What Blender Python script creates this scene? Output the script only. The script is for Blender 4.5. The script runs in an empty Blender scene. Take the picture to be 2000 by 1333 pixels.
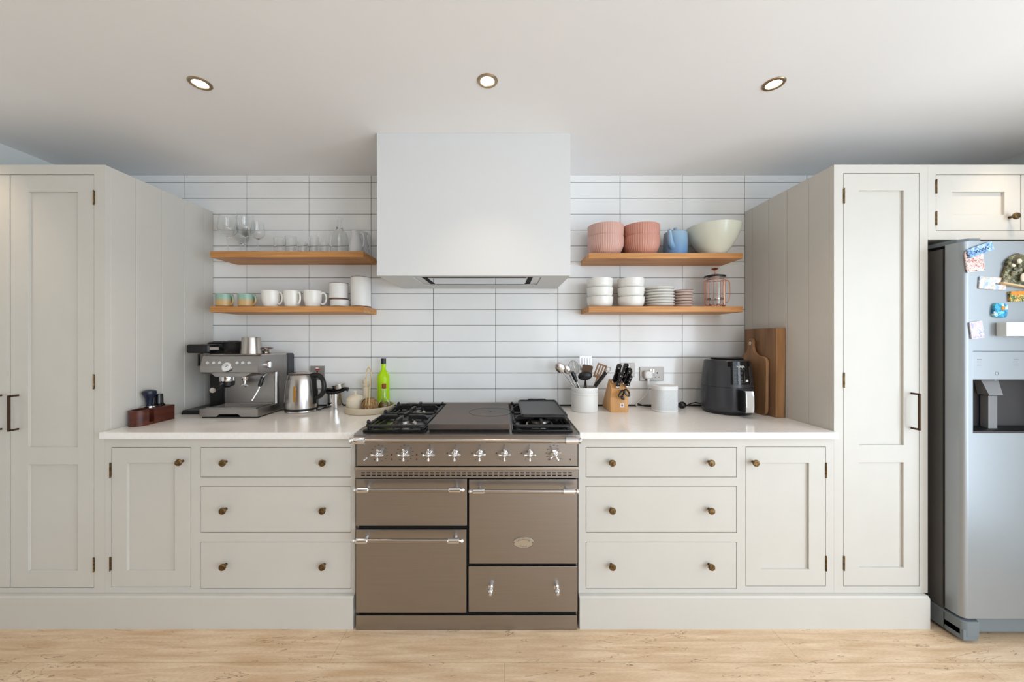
import bpy, bmesh, math, random
from mathutils import Vector, Matrix
random.seed(7)
S = bpy.context.scene
COL = S.collection
# ------------------------------------------------------------------ camera
F = 700.0; VX, VY = 985.0, 663.0; EYE = 1.30
cam_d = bpy.data.cameras.new('camera'); cam = bpy.data.objects.new('camera', cam_d); COL.objects.link(cam)
cam.location = (0, 0, EYE); cam.rotation_euler = (math.pi/2, 0, 0)
cam_d.sensor_width = 36; cam_d.lens = F/2000*36
cam_d.shift_x = (1000-VX)/2000; cam_d.shift_y = -(666.5-VY)/2000
cam_d.clip_start = 0.02; S.camera = cam
# ------------------------------------------------------------------ world, view, daylight
w = bpy.data.worlds.new('world'); S.world = w; w.use_nodes = True
bg = w.node_tree.nodes['Background']; bg.inputs[0].default_value = (0.75, 0.86, 1.0, 1); bg.inputs[1].default_value = 1.6
S.view_settings.view_transform = 'Standard'; S.view_settings.look = 'None'
S.view_settings.gamma = 1; S.view_settings.use_curve_mapping = False
S.view_settings.exposure = 0.31
def area(name, loc, rot, sx, sy, power, col):
    l = bpy.data.lights.new(name, 'AREA'); l.shape = 'RECTANGLE'; l.size = sx; l.size_y = sy
    l.energy = power; l.color = col
    o = bpy.data.objects.new(name, l); COL.objects.link(o); o.location = loc; o.rotation_euler = rot
    return o
# daylight arriving through the glazed doors on the right wall and the window in the rear wall
area('daylight_right_far', (2.96, -1.95, 1.12), (0, math.pi/2, 0), 2.0, 2.1, 74, (0.80, 0.905, 1.0))
area('daylight_right_near', (2.96, 0.3, 1.12), (0, math.pi/2, 0), 2.0, 1.0, 27, (0.76, 0.89, 1.0))
area('daylight_rear', (1.75, -3.78, 1.25), (math.pi/2, 0, 0), 1.9, 2.0, 17, (0.82, 0.92, 1.0))
# ------------------------------------------------------------------ measuring helpers
def W(px, d): return (px-VX)*d/F
def Z(py, d): return EYE+(VY-py)*d/F
CT = 0.882                                   # worktop height
def onC(px, py):                             # point of the worktop seen at a pixel
    d = (EYE-CT)*F/(py-VY); return (W(px, d), d)
# ------------------------------------------------------------------ materials
def lin(c):
    return tuple((v/255/12.92 if v/255 <= .04045 else ((v/255+.055)/1.055)**2.4) for v in c)+(1,)
def mat(name, c, rough=.5, metal=0, spec=.5, trans=0, ior=1.45, coat=0, emit=None, es=0, alpha=1):
    m = bpy.data.materials.new(name); m.use_nodes = True
    p = m.node_tree.nodes['Principled BSDF']
    p.inputs['Base Color'].default_value = lin(c); p.inputs['Roughness'].default_value = rough
    p.inputs['Metallic'].default_value = metal; p.inputs['Specular IOR Level'].default_value = spec
    p.inputs['Transmission Weight'].default_value = trans; p.inputs['IOR'].default_value = ior
    p.inputs['Coat Weight'].default_value = coat
    if emit: p.inputs['Emission Color'].default_value = lin(emit); p.inputs['Emission Strength'].default_value = es
    return m
def nd(m, t, **kw):
    n = m.node_tree.nodes.new(t)
    for k, v in kw.items(): setattr(n, k, v)
    return n
def lk(m, a, b): m.node_tree.links.new(a, b)
def coords(m, scale, rot=(0, 0, 0)):
    tc = nd(m, 'ShaderNodeTexCoord'); mp = nd(m, 'ShaderNodeMapping')
    mp.inputs['Scale'].default_value = scale; mp.inputs['Rotation'].default_value = rot
    lk(m, tc.outputs['Object'], mp.inputs['Vector']); return mp.outputs[0]
def noisy(m, c1, c2, scale, nscale=1, detail=6, lo=.35, hi=.65, bump=0, rough=None, dist=0):
    """colour varies between two tones with stretched noise; optional bump"""
    v = coords(m, scale); n = nd(m, 'ShaderNodeTexNoise'); n.inputs['Scale'].default_value = nscale
    n.inputs['Detail'].default_value = detail; n.inputs['Distortion'].default_value = dist
    lk(m, v, n.inputs['Vector']); r = nd(m, 'ShaderNodeValToRGB')
    r.color_ramp.elements[0].position = lo; r.color_ramp.elements[1].position = hi
    r.color_ramp.elements[0].color = lin(c1); r.color_ramp.elements[1].color = lin(c2)
    lk(m, n.outputs[0], r.inputs[0]); p = m.node_tree.nodes['Principled BSDF']
    lk(m, r.outputs[0], p.inputs['Base Color'])
    if bump:
        b = nd(m, 'ShaderNodeBump'); b.inputs['Strength'].default_value = bump; b.inputs['Distance'].default_value = .001
        lk(m, n.outputs[0], b.inputs['Height']); lk(m, b.outputs[0], p.inputs['Normal'])
    if rough:
        q = nd(m, 'ShaderNodeMapRange'); q.inputs['To Min'].default_value = rough[0]; q.inputs['To Max'].default_value = rough[1]
        lk(m, n.outputs[0], q.inputs['Value']); lk(m, q.outputs[0], p.inputs['Roughness'])
    return m
K = {}
K['paint'] = noisy(mat('cabinet_paint', (209, 205, 197), .42), (208, 204, 196), (210, 206, 198), (2, 2, 2), 3)
K['white_paint'] = mat('white_paint', (221, 222, 222), .7)
K['ceiling'] = noisy(mat('ceiling_paint', (236, 235, 232), .85), (246, 246, 247), (248, 248, 249), (1, 1, 1), 2)
K['wall'] = mat('wall_paint', (224, 226, 223), .85)
K['rear'] = mat('rear_wall_paint', (126, 106, 88), .85)
K['grout'] = mat('grout', (70, 69, 68), .9)
K['tile'] = noisy(mat('glazed_tile', (232, 233, 232), .16), (242, 243, 242), (246, 246, 245), (1, 1, 1), 6, bump=.25)
K['quartz'] = noisy(mat('quartz', (246, 243, 238), .12), (244, 240, 235), (248, 246, 242), (3, 3, 3), 30)
K['oak'] = noisy(mat('oak', (196, 140, 80), .5), (176, 116, 60), (216, 158, 96), (1.2, 14, 30), 2.2, lo=.3, hi=.7, bump=.3)
K['board'] = noisy(mat('board_wood', (134, 100, 70), .55), (112, 80, 54), (156, 118, 86), (26, 9, 1.5), 1.6, lo=.3, hi=.7, bump=.2)
K['board_light'] = noisy(mat('board_end', (176, 134, 92), .55), (150, 108, 68), (186, 140, 96), (20, 9, 1.6), 1.6, lo=.3, hi=.7, bump=.2)
K['paddle'] = noisy(mat('paddle_wood', (158, 120, 84), .5), (138, 100, 68), (176, 136, 98), (20, 10, 1.6), 1.8, lo=.3, hi=.7, bump=.2)
K['block_wood'] = noisy(mat('block_wood', (208, 156, 98), .45), (196, 140, 82), (220, 170, 112), (24, 16, 2), 1.6, lo=.3, hi=.7)
K['darkwood'] = noisy(mat('walnut', (78, 36, 24), .4), (58, 24, 16), (100, 48, 32), (30, 3, 30), 1.5, lo=.3, hi=.7)
K['steel'] = noisy(mat('brushed_steel', (162, 158, 155), .33, 1), (160, 156, 153), (164, 160, 157), (2, 2, 160), 2, rough=(.31, .35))
K['steel2'] = mat('satin_steel', (186, 180, 174), .26, 1)
K['chrome'] = mat('chrome', (228, 228, 230), .07, 1)
K['brass'] = noisy(mat('aged_brass', (112, 92, 62), .42, 1), (84, 66, 44), (136, 112, 78), (20, 20, 20), 5)
K['bronze'] = mat('bronze_handle', (78, 60, 46), .45, .8)
K['iron'] = noisy(mat('cast_iron', (34, 33, 34), .42, .2), (26, 25, 26), (44, 43, 44), (1, 1, 1), 60, bump=.4)
K['enamel'] = mat('black_enamel', (22, 22, 24), .16)
K['simmer'] = noisy(mat('simmer_iron', (104, 94, 88), .42, .5), (90, 86, 84), (122, 98, 84), (1, 1, 1), 6, lo=.35, hi=.7, rough=(.36, .5))
K['griddle'] = mat('griddle_iron', (58, 56, 56), .36, .4)
K['black'] = mat('black_plastic', (20, 20, 21), .35)
K['blackgloss'] = mat('black_gloss', (14, 14, 16), .12)
K['dark'] = mat('dark_void', (10, 10, 10), .9)
K['greyplastic'] = mat('charcoal_plastic', (60, 60, 64), .26, .15)
K['white_cer'] = mat('white_ceramic', (238, 236, 230), .18)
K['white_cer2'] = mat('matte_white_ceramic', (232, 230, 226), .35)
K['rim'] = mat('brown_rim', (110, 74, 54), .5)
K['pink'] = mat('pink_stoneware', (212, 168, 154), .3)
K['pink2'] = mat('rose_stoneware', (205, 146, 128), .3)
K['pinkrim'] = mat('pinkish_rim_plate', (222, 202, 192), .3)
K['greenbowl'] = mat('pale_green_glaze', (222, 224, 208), .2)
K['glass'] = mat('clear_glass', (252, 253, 253), .01, trans=1, ior=1.22, coat=.5)
K['frost'] = mat('milky_glass', (240, 240, 242), .15, trans=.25, ior=1.3)
K['smoke'] = mat('smoked_plastic', (96, 92, 92), .1, trans=.75, ior=1.2)
K['copper'] = mat('copper_wire', (224, 150, 122), .22, 1)
K['navy'] = mat('navy_handle', (26, 32, 54), .3)
K['cream'] = mat('cream_ceramic', (226, 214, 192), .4)
K['traym'] = mat('beige_tray', (204, 190, 166), .55)
K['lime'] = mat('lime_glass', (200, 244, 30), .08, trans=.25, ior=1.3)
K['oil'] = mat('olive_oil', (150, 118, 20), .05, trans=.5, ior=1.3)
K['cork'] = mat('cork', (150, 80, 46), .8)
K['bristle'] = noisy(mat('bristle', (150, 118, 76), .9), (110, 82, 50), (182, 146, 98), (60, 60, 4), 3)
K['palewood'] = mat('pale_wood', (206, 178, 136), .5)
K['speaker'] = mat('white_speaker', (236, 236, 236), .5)
K['fabric'] = noisy(mat('speaker_mesh', (214, 216, 216), .7), (208, 210, 210), (220, 222, 222), (1, 1, 1), 300, bump=.4)
K['socket'] = mat('socket_steel', (160, 154, 148), .4, .5)
K['plug'] = mat('white_plastic', (240, 238, 234), .35)
K['red'] = mat('red_neon', (200, 40, 30), .4)
K['fridge'] = mat('fridge_silver', (160, 165, 169), .36, .55)
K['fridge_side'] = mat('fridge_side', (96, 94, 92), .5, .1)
K['fridge_grey'] = mat('fridge_foot_grey', (118, 126, 130), .5)
K['recess'] = mat('dispenser_recess', (58, 56, 58), .3)
K['paddlegrey'] = mat('dispenser_lever', (126, 126, 128), .3)
K['mark'] = mat('marking_dark', (60, 56, 54), .6)
K['markw'] = mat('marking_white', (232, 232, 232), .5)
K['markg'] = mat('marking_grey', (128, 132, 136), .5)
K['amber'] = mat('amber_window', (168, 116, 40), .15)
K['led'] = mat('led_red', (110, 30, 20), .3)
K['plate_emb'] = mat('emblem_plate', (196, 190, 178), .3, .8)
K['lamp'] = mat('lamp_glow', (255, 240, 220), .5, emit=(255, 226, 190), es=14)
K['lampring'] = mat('lamp_ring', (170, 150, 124), .3, .9)
K['glasspane'] = mat('window_glass', (250, 250, 250), 0, trans=1, ior=1.01)

K['bright'] = mat('bright_steel', (236, 238, 242), .4, .6)
def floor_mat():
    m = mat('oak_floor', (206, 182, 152), .42); p = m.node_tree.nodes['Principled BSDF']
    v = coords(m, (1, 1, 1))
    b = nd(m, 'ShaderNodeTexBrick'); b.offset = .37; b.offset_frequency = 2
    b.inputs['Scale'].default_value = 1; b.inputs['Brick Width'].default_value = 1.9; b.inputs['Row Height'].default_value = .24
    b.inputs['Mortar Size'].default_value = .0011; b.inputs['Mortar Smooth'].default_value = .3
    b.inputs['Color1'].default_value = (.35, .35, .35, 1); b.inputs['Color2'].default_value = (.75, .75, .75, 1); b.inputs['Mortar'].default_value = (0, 0, 0, 1)
    lk(m, v, b.inputs['Vector'])
    v2 = coords(m, (1.5, 16, 1)); n = nd(m, 'ShaderNodeTexNoise'); n.inputs['Scale'].default_value = 2.4; n.inputs['Detail'].default_value = 9; n.inputs['Distortion'].default_value = .6
    lk(m, v2, n.inputs['Vector'])
    r = nd(m, 'ShaderNodeValToRGB'); e = r.color_ramp.elements
    e[0].position = .28; e[0].color = lin((206, 172, 134)); e[1].position = .72; e[1].color = lin((238, 214, 184))
    lk(m, n.outputs[0], r.inputs[0])
    v3 = coords(m, (60, 260, 1)); n3 = nd(m, 'ShaderNodeTexNoise'); n3.inputs['Scale'].default_value = 1; n3.inputs['Detail'].default_value = 3
    lk(m, v3, n3.inputs['Vector'])
    r3 = nd(m, 'ShaderNodeValToRGB'); r3.color_ramp.elements[0].position = .25; r3.color_ramp.elements[0].color = (.86, .84, .82, 1); r3.color_ramp.elements[1].position = .6; r3.color_ramp.elements[1].color = (1, 1, 1, 1)
    lk(m, n3.outputs[0], r3.inputs[0])
    mx = nd(m, 'ShaderNodeMix', data_type='RGBA', blend_type='MULTIPLY'); mx.inputs[0].default_value = 1
    lk(m, r.outputs[0], mx.inputs[6]); lk(m, r3.outputs[0], mx.inputs[7])
    # cracks and knots
    v4 = coords(m, (1.6, 9, 1), (0, 0, .12)); n4 = nd(m, 'ShaderNodeTexNoise'); n4.inputs['Scale'].default_value = 1.9; n4.inputs['Detail'].default_value = 5; n4.inputs['Distortion'].default_value = 2.2
    lk(m, v4, n4.inputs['Vector'])
    r4 = nd(m, 'ShaderNodeValToRGB'); q = r4.color_ramp.elements
    q[0].position = .622; q[0].color = (1, 1, 1, 1); q[1].position = .632; q[1].color = (.34, .26, .20, 1)
    k = r4.color_ramp.elements.new(.642); k.color = (1, 1, 1, 1)
    lk(m, n4.outputs[0], r4.inputs[0])
    m2 = nd(m, 'ShaderNodeMix', data_type='RGBA', blend_type='MULTIPLY'); m2.inputs[0].default_value = 1
    lk(m, mx.outputs[2], m2.inputs[6]); lk(m, r4.outputs[0], m2.inputs[7])
    r5 = nd(m, 'ShaderNodeMapRange'); r5.inputs['From Max'].default_value = .35; r5.inputs['To Min'].default_value = .6; r5.inputs['To Max'].default_value = 1
    lk(m, b.outputs[0], r5.inputs['Value'])
    m3 = nd(m, 'ShaderNodeMix', data_type='RGBA', blend_type='MULTIPLY'); m3.inputs[0].default_value = 1
    lk(m, m2.outputs[2], m3.inputs[6]); lk(m, r5.outputs[0], m3.inputs[7]); lk(m, m3.outputs[2], p.inputs['Base Color'])
    return m
K['floor'] = floor_mat()
def grad_mat(name, z0, z1, c0, c1, rough=.3):
    """glaze whose colour changes with height on the pot itself (dipped glaze)"""
    m = mat(name, c0, rough); tc = nd(m, 'ShaderNodeTexCoord'); s = nd(m, 'ShaderNodeSeparateXYZ'); lk(m, tc.outputs['Object'], s.inputs[0])
    r = nd(m, 'ShaderNodeMapRange'); r.inputs['From Min'].default_value = z0; r.inputs['From Max'].default_value = z1; lk(m, s.outputs[2], r.inputs['Value'])
    x = nd(m, 'ShaderNodeMix', data_type='RGBA'); x.inputs[6].default_value = lin(c0); x.inputs[7].default_value = lin(c1)
    lk(m, r.outputs[0], x.inputs[0]); lk(m, x.outputs[2], m.node_tree.nodes['Principled BSDF'].inputs['Base Color']); return m
K['dip'] = grad_mat('teal_and_sand_glaze', .030, .052, (206, 170, 116), (150, 186, 170))
K['blue'] = grad_mat('blue_glaze', .0, .14, (96, 140, 190), (158, 190, 212), .2)
def picture_mat(name, cols, scale=60, rough=.35):
    m = mat(name, cols[0], rough); v = coords(m, (1, 1, 1)); n = nd(m, 'ShaderNodeTexVoronoi'); n.inputs['Scale'].default_value = scale
    nz = nd(m, 'ShaderNodeTexNoise'); nz.inputs['Scale'].default_value = scale*.8; lk(m, v, nz.inputs['Vector'])
    ad = nd(m, 'ShaderNodeMix', data_type='VECTOR'); ad.inputs[0].default_value = .04; lk(m, v, ad.inputs[4]); lk(m, nz.outputs[1], ad.inputs[5]); lk(m, ad.outputs[1], n.inputs['Vector'])
    s = nd(m, 'ShaderNodeSeparateColor'); lk(m, n.outputs['Color'], s.inputs[0])
    r = nd(m, 'ShaderNodeValToRGB'); r.color_ramp.interpolation = 'CONSTANT'
    while len(r.color_ramp.elements) < len(cols): r.color_ramp.elements.new(.5)
    for i, c in enumerate(cols): r.color_ramp.elements[i].position = i/len(cols); r.color_ramp.elements[i].color = lin(c)
    lk(m, s.outputs[0], r.inputs[0]); lk(m, r.outputs[0], m.node_tree.nodes['Principled BSDF'].inputs['Base Color']); return m
# ------------------------------------------------------------------ mesh builder
def rrect(x0, x1, y0, y1, r, n=5):
    pts = []
    for cx, cy, a in ((x1-r, y1-r, 0), (x0+r, y1-r, 90), (x0+r, y0+r, 180), (x1-r, y0+r, 270)):
        for i in range(n+1):
            t = math.radians(a+90*i/n); pts.append((cx+r*math.cos(t), cy+r*math.sin(t)))
    return pts
class MB:
    def __init__(s): s.bm = bmesh.new(); s.M = Matrix.Identity(4); s.mi = 0
    def _add(s, b):
        for f in b.faces: f.material_index = s.mi
        b.transform(s.M); me = bpy.data.meshes.new('t'); b.to_mesh(me); b.free(); s.bm.from_mesh(me); bpy.data.meshes.remove(me); return s
    def box(s, x0, x1, y0, y1, z0, z1, b=0, seg=2):
        m = bmesh.new(); bmesh.ops.create_cube(m, size=1)
        for v in m.verts: v.co = ((x0+x1)/2+v.co.x*(x1-x0), (y0+y1)/2+v.co.y*(y1-y0), (z0+z1)/2+v.co.z*(z1-z0))
        if b: bmesh.ops.bevel(m, geom=m.edges[:], offset=b, segments=seg, affect='EDGES', profile=.5)
        return s._add(m)
    def lathe(s, prof, c=(0, 0, 0), seg=40, rf=None, close=False):
        m = bmesh.new(); rings = []
        for r, z in prof:
            if r < 1e-6: rings.append([m.verts.new((c[0], c[1], c[2]+z))])
            else:
                ring = []
                for i in range(seg):
                    a = 2*math.pi*i/seg; q = r*(rf(a, z) if rf else 1)
                    ring.append(m.verts.new((c[0]+q*math.cos(a), c[1]+q*math.sin(a), c[2]+z)))
                rings.append(ring)
        prs = list(zip(rings, rings[1:]))
        if close: prs.append((rings[-1], rings[0]))
        for a, b in prs:
            for i in range(seg):
                j = (i+1) % seg
                if len(a) == 1 and len(b) == 1: continue
                if len(a) == 1: m.faces.new((a[0], b[j], b[i]))
                elif len(b) == 1: m.faces.new((a[i], a[j], b[0]))
                else: m.faces.new((a[i], a[j], b[j], b[i]))
        bmesh.ops.recalc_face_normals(m, faces=m.faces[:]); return s._add(m)
    def cyl(s, p0, p1, r0, r1=None, seg=24):
        r1 = r0 if r1 is None else r1; p0 = Vector(p0); p1 = Vector(p1); d = p1-p0; L = d.length
        q = d.to_track_quat('Z', 'Y').to_matrix().to_4x4(); old = s.M; s.M = old @ Matrix.Translation(p0) @ q
        s.lathe([(0, 0), (r0, 0), (r1, L), (0, L)], seg=seg); s.M = old; return s
    def turn(s, prof, p0, p1, seg=24):           # lathe profile along an axis p0->p1
        p0 = Vector(p0); d = Vector(p1)-p0; q = d.to_track_quat('Z', 'Y').to_matrix().to_4x4(); old = s.M
        s.M = old @ Matrix.Translation(p0) @ q; s.lathe(prof, seg=seg); s.M = old; return s
    def tube(s, pts, r, seg=10, closed=False):
        pts = [Vector(p) for p in pts]; rs = list(r) if isinstance(r, (list, tuple)) else [r]*len(pts)
        if not closed and 5 <= len(pts) <= 12:   # smooth the bends
            q, qr, N = [], [], len(pts)
            for i in range(N-1):
                p0, p1, p2, p3 = pts[max(i-1, 0)], pts[i], pts[i+1], pts[min(i+2, N-1)]
                for k in range(5):
                    t = k/5; q.append(.5*((2*p1)+(p2-p0)*t+(2*p0-5*p1+4*p2-p3)*t*t+(3*p1-p0-3*p2+p3)*t**3)); qr.append(rs[i]+(rs[i+1]-rs[i])*t)
            pts, rs = q+[pts[-1]], qr+[rs[-1]]
        n = len(pts); m = bmesh.new(); rings = []; up = None
        for i, p in enumerate(pts):
            a = pts[(i-1) % n] if (closed or i > 0) else p; b = pts[(i+1) % n] if (closed or i < n-1) else p
            t = (b-a).normalized()
            if up is None: up = t.orthogonal().normalized()
            up = (up-t*up.dot(t)); up = up.normalized() if up.length > 1e-5 else t.orthogonal().normalized()
            sd = t.cross(up)
            rings.append([m.verts.new(p+(up*math.cos(2*math.pi*k/seg)+sd*math.sin(2*math.pi*k/seg))*rs[i]) for k in range(seg)])
        for a, b in list(zip(rings, rings[1:]))+([(rings[-1], rings[0])] if closed else []):
            for k in range(seg): m.faces.new((a[k], a[(k+1) % seg], b[(k+1) % seg], b[k]))
        if not closed: m.faces.new(rings[0][::-1]); m.faces.new(rings[-1])
        bmesh.ops.recalc_face_normals(m, faces=m.faces[:]); return s._add(m)
    def prism(s, poly, ax, a0, a1, b=0, seg=2):  # poly in the two other axes (order kept), extruded along ax
        m = bmesh.new()
        def P(u, v, a): return {'x': (a, u, v), 'y': (u, a, v), 'z': (u, v, a)}[ax]
        A = [m.verts.new(P(u, v, a0)) for u, v in poly]; B = [m.verts.new(P(u, v, a1)) for u, v in poly]; n = len(poly)
        m.faces.new(A); m.faces.new(B[::-1])
        for i in range(n): m.faces.new((A[i], B[i], B[(i+1) % n], A[(i+1) % n]))
        bmesh.ops.recalc_face_normals(m, faces=m.faces[:])
        if b: bmesh.ops.bevel(m, geom=[e for e in m.edges], offset=b, segments=seg, affect='EDGES', profile=.5)
        return s._add(m)
    def loft(s, loops):
        m = bmesh.new(); R = [[m.verts.new(p) for p in L] for L in loops]; n = len(loops[0])
        for a, b in zip(R, R[1:]):
            for i in range(n): m.faces.new((a[i], a[(i+1) % n], b[(i+1) % n], b[i]))
        m.faces.new(R[0][::-1]); m.faces.new(R[-1]); bmesh.ops.recalc_face_normals(m, faces=m.faces[:]); return s._add(m)
    def ball(s, c, r, sc=(1, 1, 1), seg=20):
        m = bmesh.new(); bmesh.ops.create_uvsphere(m, u_segments=seg, v_segments=seg//2+2, radius=r)
        for v in m.verts: v.co = (c[0]+v.co.x*sc[0], c[1]+v.co.y*sc[1], c[2]+v.co.z*sc[2])
        return s._add(m)
    def text(s, body, size, loc, rot=(math.pi/2, 0, 0), depth=.0006):
        cu = bpy.data.curves.new('t', 'FONT'); cu.body = body; cu.size = size; cu.extrude = depth; cu.align_x = 'CENTER'; cu.align_y = 'CENTER'; cu.resolution_u = 2
        o = bpy.data.objects.new('t', cu); COL.objects.link(o); bpy.context.view_layer.update()
        me = bpy.data.meshes.new_from_object(o.evaluated_get(bpy.context.evaluated_depsgraph_get()))
        m = bmesh.new(); m.from_mesh(me); bpy.data.objects.remove(o); bpy.data.curves.remove(cu); bpy.data.meshes.remove(me)
        from mathutils import Euler
        m.transform(Matrix.Translation(loc) @ Euler(rot).to_matrix().to_4x4()); return s._add(m)
def build(name, mb, mats, parent=None, local=False, ang=38, at=None, label=None):
    """ONE mesh object.  World coordinates unless local; children are shifted to the thing's origin."""
    bm = mb.bm
    if parent is not None and not local:
        r = parent
        while r.parent: r = r.parent
        Mi = (Matrix.Translation(r.location) @ r.rotation_euler.to_matrix().to_4x4()).inverted(); bm.transform(Mi)
    for f in bm.faces: f.smooth = True
    for e in bm.edges:
        if len(e.link_faces) != 2 or e.calc_face_angle(0) > math.radians(ang): e.smooth = False
    loc = None
    if parent is None:
        if at is None:
            xs = [v.co for v in bm.verts]; lo = [min(c[i] for c in xs) for i in range(3)]; hi = [max(c[i] for c in xs) for i in range(3)]
            at = ((lo[0]+hi[0])/2, (lo[1]+hi[1])/2, lo[2]) if not local else (0, 0, 0)
        if not local: bm.transform(Matrix.Translation(-Vector(at)))
        loc = at
    me = bpy.data.meshes.new(name); bm.to_mesh(me); bm.free()
    for m in (mats if isinstance(mats, (list, tuple)) else [mats]): me.materials.append(K[m] if isinstance(m, str) else m)
    o = bpy.data.objects.new(name, me); COL.objects.link(o)
    if len(me.polygons) < 6000: wn_ = o.modifiers.new('normals', 'WEIGHTED_NORMAL'); wn_.keep_sharp = True; wn_.weight = 80
    if parent is not None: o.parent = parent
    else: o.location = loc
    if label: o['label'] = label
    return o
def tag(o, label, cat, group=None):
    o['label'] = label; o['category'] = cat
    if group: o['group'] = group
    return o
def thing(name, label, cat, loc, rz=0, group=None, rot=None):
    o = bpy.data.objects.new(name, None); COL.objects.link(o); o.empty_display_size = .05
    o.location = loc; o.rotation_euler = rot or (0, 0, rz); return tag(o, label, cat, group)
def struct(o): o['kind'] = 'structure'; return o
def dup(root, loc, rz, label, group=None):
    r = root.copy(); COL.objects.link(r); r.location = loc; r.rotation_euler = (root.rotation_euler.x, root.rotation_euler.y, rz); r['label'] = label
    if group: r['group'] = group
    def kids(src, dst):
        for ch in list(src.children):
            c = ch.copy(); COL.objects.link(c); c.parent = dst; kids(ch, c)
    kids(root, r); return r
# ================================================================== ROOM
XL, XR, YB, YR, CH = -2.634, 2.85, 2.245, -3.65, 2.324
struct(build('floor', MB().box(XL-.1, XR+.1, YR-.1, YB+.1, -.06, 0), 'floor', at=(0, 0, 0)))
struct(build('ceiling', MB().box(XL-.1, XR+.1, YR-.1, YB+.1, CH, CH+.08), 'ceiling'))
struct(build('wall_left', MB().box(XL-.1, XL, YR-.1, YB+.1, 0, CH), 'wall'))
def wall_hole(name, ax, a0, a1, t0, t1, h0, h1, z0, z1, m):
    b = MB()
    for (p, q, u, v) in ((a0, h0, 0, CH), (h1, a1, 0, CH), (h0, h1, 0, z0), (h0, h1, z1, CH)):
        if q-p < 1e-4 or v-u < 1e-4: continue
        b.box(t0, t1, p, q, u, v) if ax == 'y' else b.box(p, q, t0, t1, u, v)
    return struct(build(name, b, m))
wall_hole('wall_right', 'y', YR-.1, YB+.1, XR, XR+.1, -3.0, .8, .1, 2.14, 'wall')
wall_hole('wall_rear', 'x', XL-.1, XR+.1, YR-.1, YR, .8, 2.7, .25, 2.25, 'rear')
b = MB()
for y in (-2.98, -1.95, .78): b.box(XR+.02, XR+.07, y-.03, y+.03, .1, 2.14, .004)
b.box(XR, XR+.1, -.9, -.2, .1, 2.14)
b.box(XR+.021, XR+.069, -3.0, .8, .1, .16); b.box(XR+.021, XR+.069, -3.0, .8, 2.08, 2.14)
wn = struct(build('window_1', b, 'white_paint'))
b = MB()
for x in (.83, 1.75, 2.67): b.box(x-.03, x+.03, YR-.07, YR-.02, .25, 2.25, .004)
b.box(.8, 2.7, YR-.069, YR-.021, .25, .31); b.box(.8, 2.7, YR-.069, YR-.021, 2.19, 2.25)
wn = struct(build('window_2', b, 'white_paint'))
# tiled back wall: grout bed with real tiles
TX0, TXS, TZ0, TZS = 1.501, .3888, .9895, .09924
b = MB(); b.box(XL-.1, XR+.1, YB, YB+.1, 0, CH)
b.mi = 1; zs = [TZ0+k*TZS for k in range(-1, 15)]; g = .0016
k0 = -int((XR-TX0)/TXS)-1; k1 = int((TX0-XL)/TXS)+1
for k in range(k0, k1+1):
    x1 = min(TX0-k*TXS, XR); x0 = max(TX0-(k+1)*TXS, XL)
    if x1-x0 < .02: continue
    for i, z in enumerate(zs):
        zt = min(z+TZS, CH)
        if zt-z < .02: continue
        dy = random.uniform(-.0003, .0003)
        b.box(x0+g, x1-g, YB-.006+dy, YB+.002, z+g, zt-(g if zt < CH else 0), .0004, 1)
struct(build('wall_back', b, ['grout', 'tile'], ang=20))
WY = YB-.006                                 # finished face of the tiling
# ================================================================== DOWNLIGHTS
def downlight(px, py, label, at=None):
    d = (CH-EYE)*F/(VY-py); x = W(px, d)
    if at: x, d = at
    t = thing('ceiling_light', label, 'light', (x, d, CH), group='round downlights in the ceiling')
    build('trim_ring', MB().lathe([(.026, .0), (.028, -.004), (.038, -.004), (.041, -.001), (.041, 0)]), 'lampring', t, local=True)
    build('lamp', MB().lathe([(0, -.0012), (.024, -.0012), (.0262, -.0005)]), 'lamp', t, local=True)
    l = bpy.data.lights.new('lamp_light', 'SPOT'); l.energy = 9; l.color = (1, .78, .56); l.spot_size = math.radians(92); l.spot_blend = 1; l.shadow_soft_size = .03
    o = bpy.data.objects.new('lamp_light', l); COL.objects.link(o); o.parent = t; o.location = (0, 0, -.02)
downlight(391, 163, 'leftmost of the three round downlights in the ceiling, above the left worktop')
downlight(952, 158, 'middle round downlight in the ceiling, in front of the white extractor hood')
downlight(1511, 164, 'rightmost of the three round downlights in the ceiling, near the right tall cupboard')
downlight(0, 0, 'round downlight further left than the photo shows, near the left wall', (-2.37, 1.43))
downlight(0, 0, 'round downlight further right than the photo shows, in front of the fridge', (2.23, 1.43))
downlight(0, 0, 'unseen round downlight added behind the viewer to warm the left half of the room', (-1.6, -.6))  # extra lamp out of view, added only to warm the left side
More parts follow.
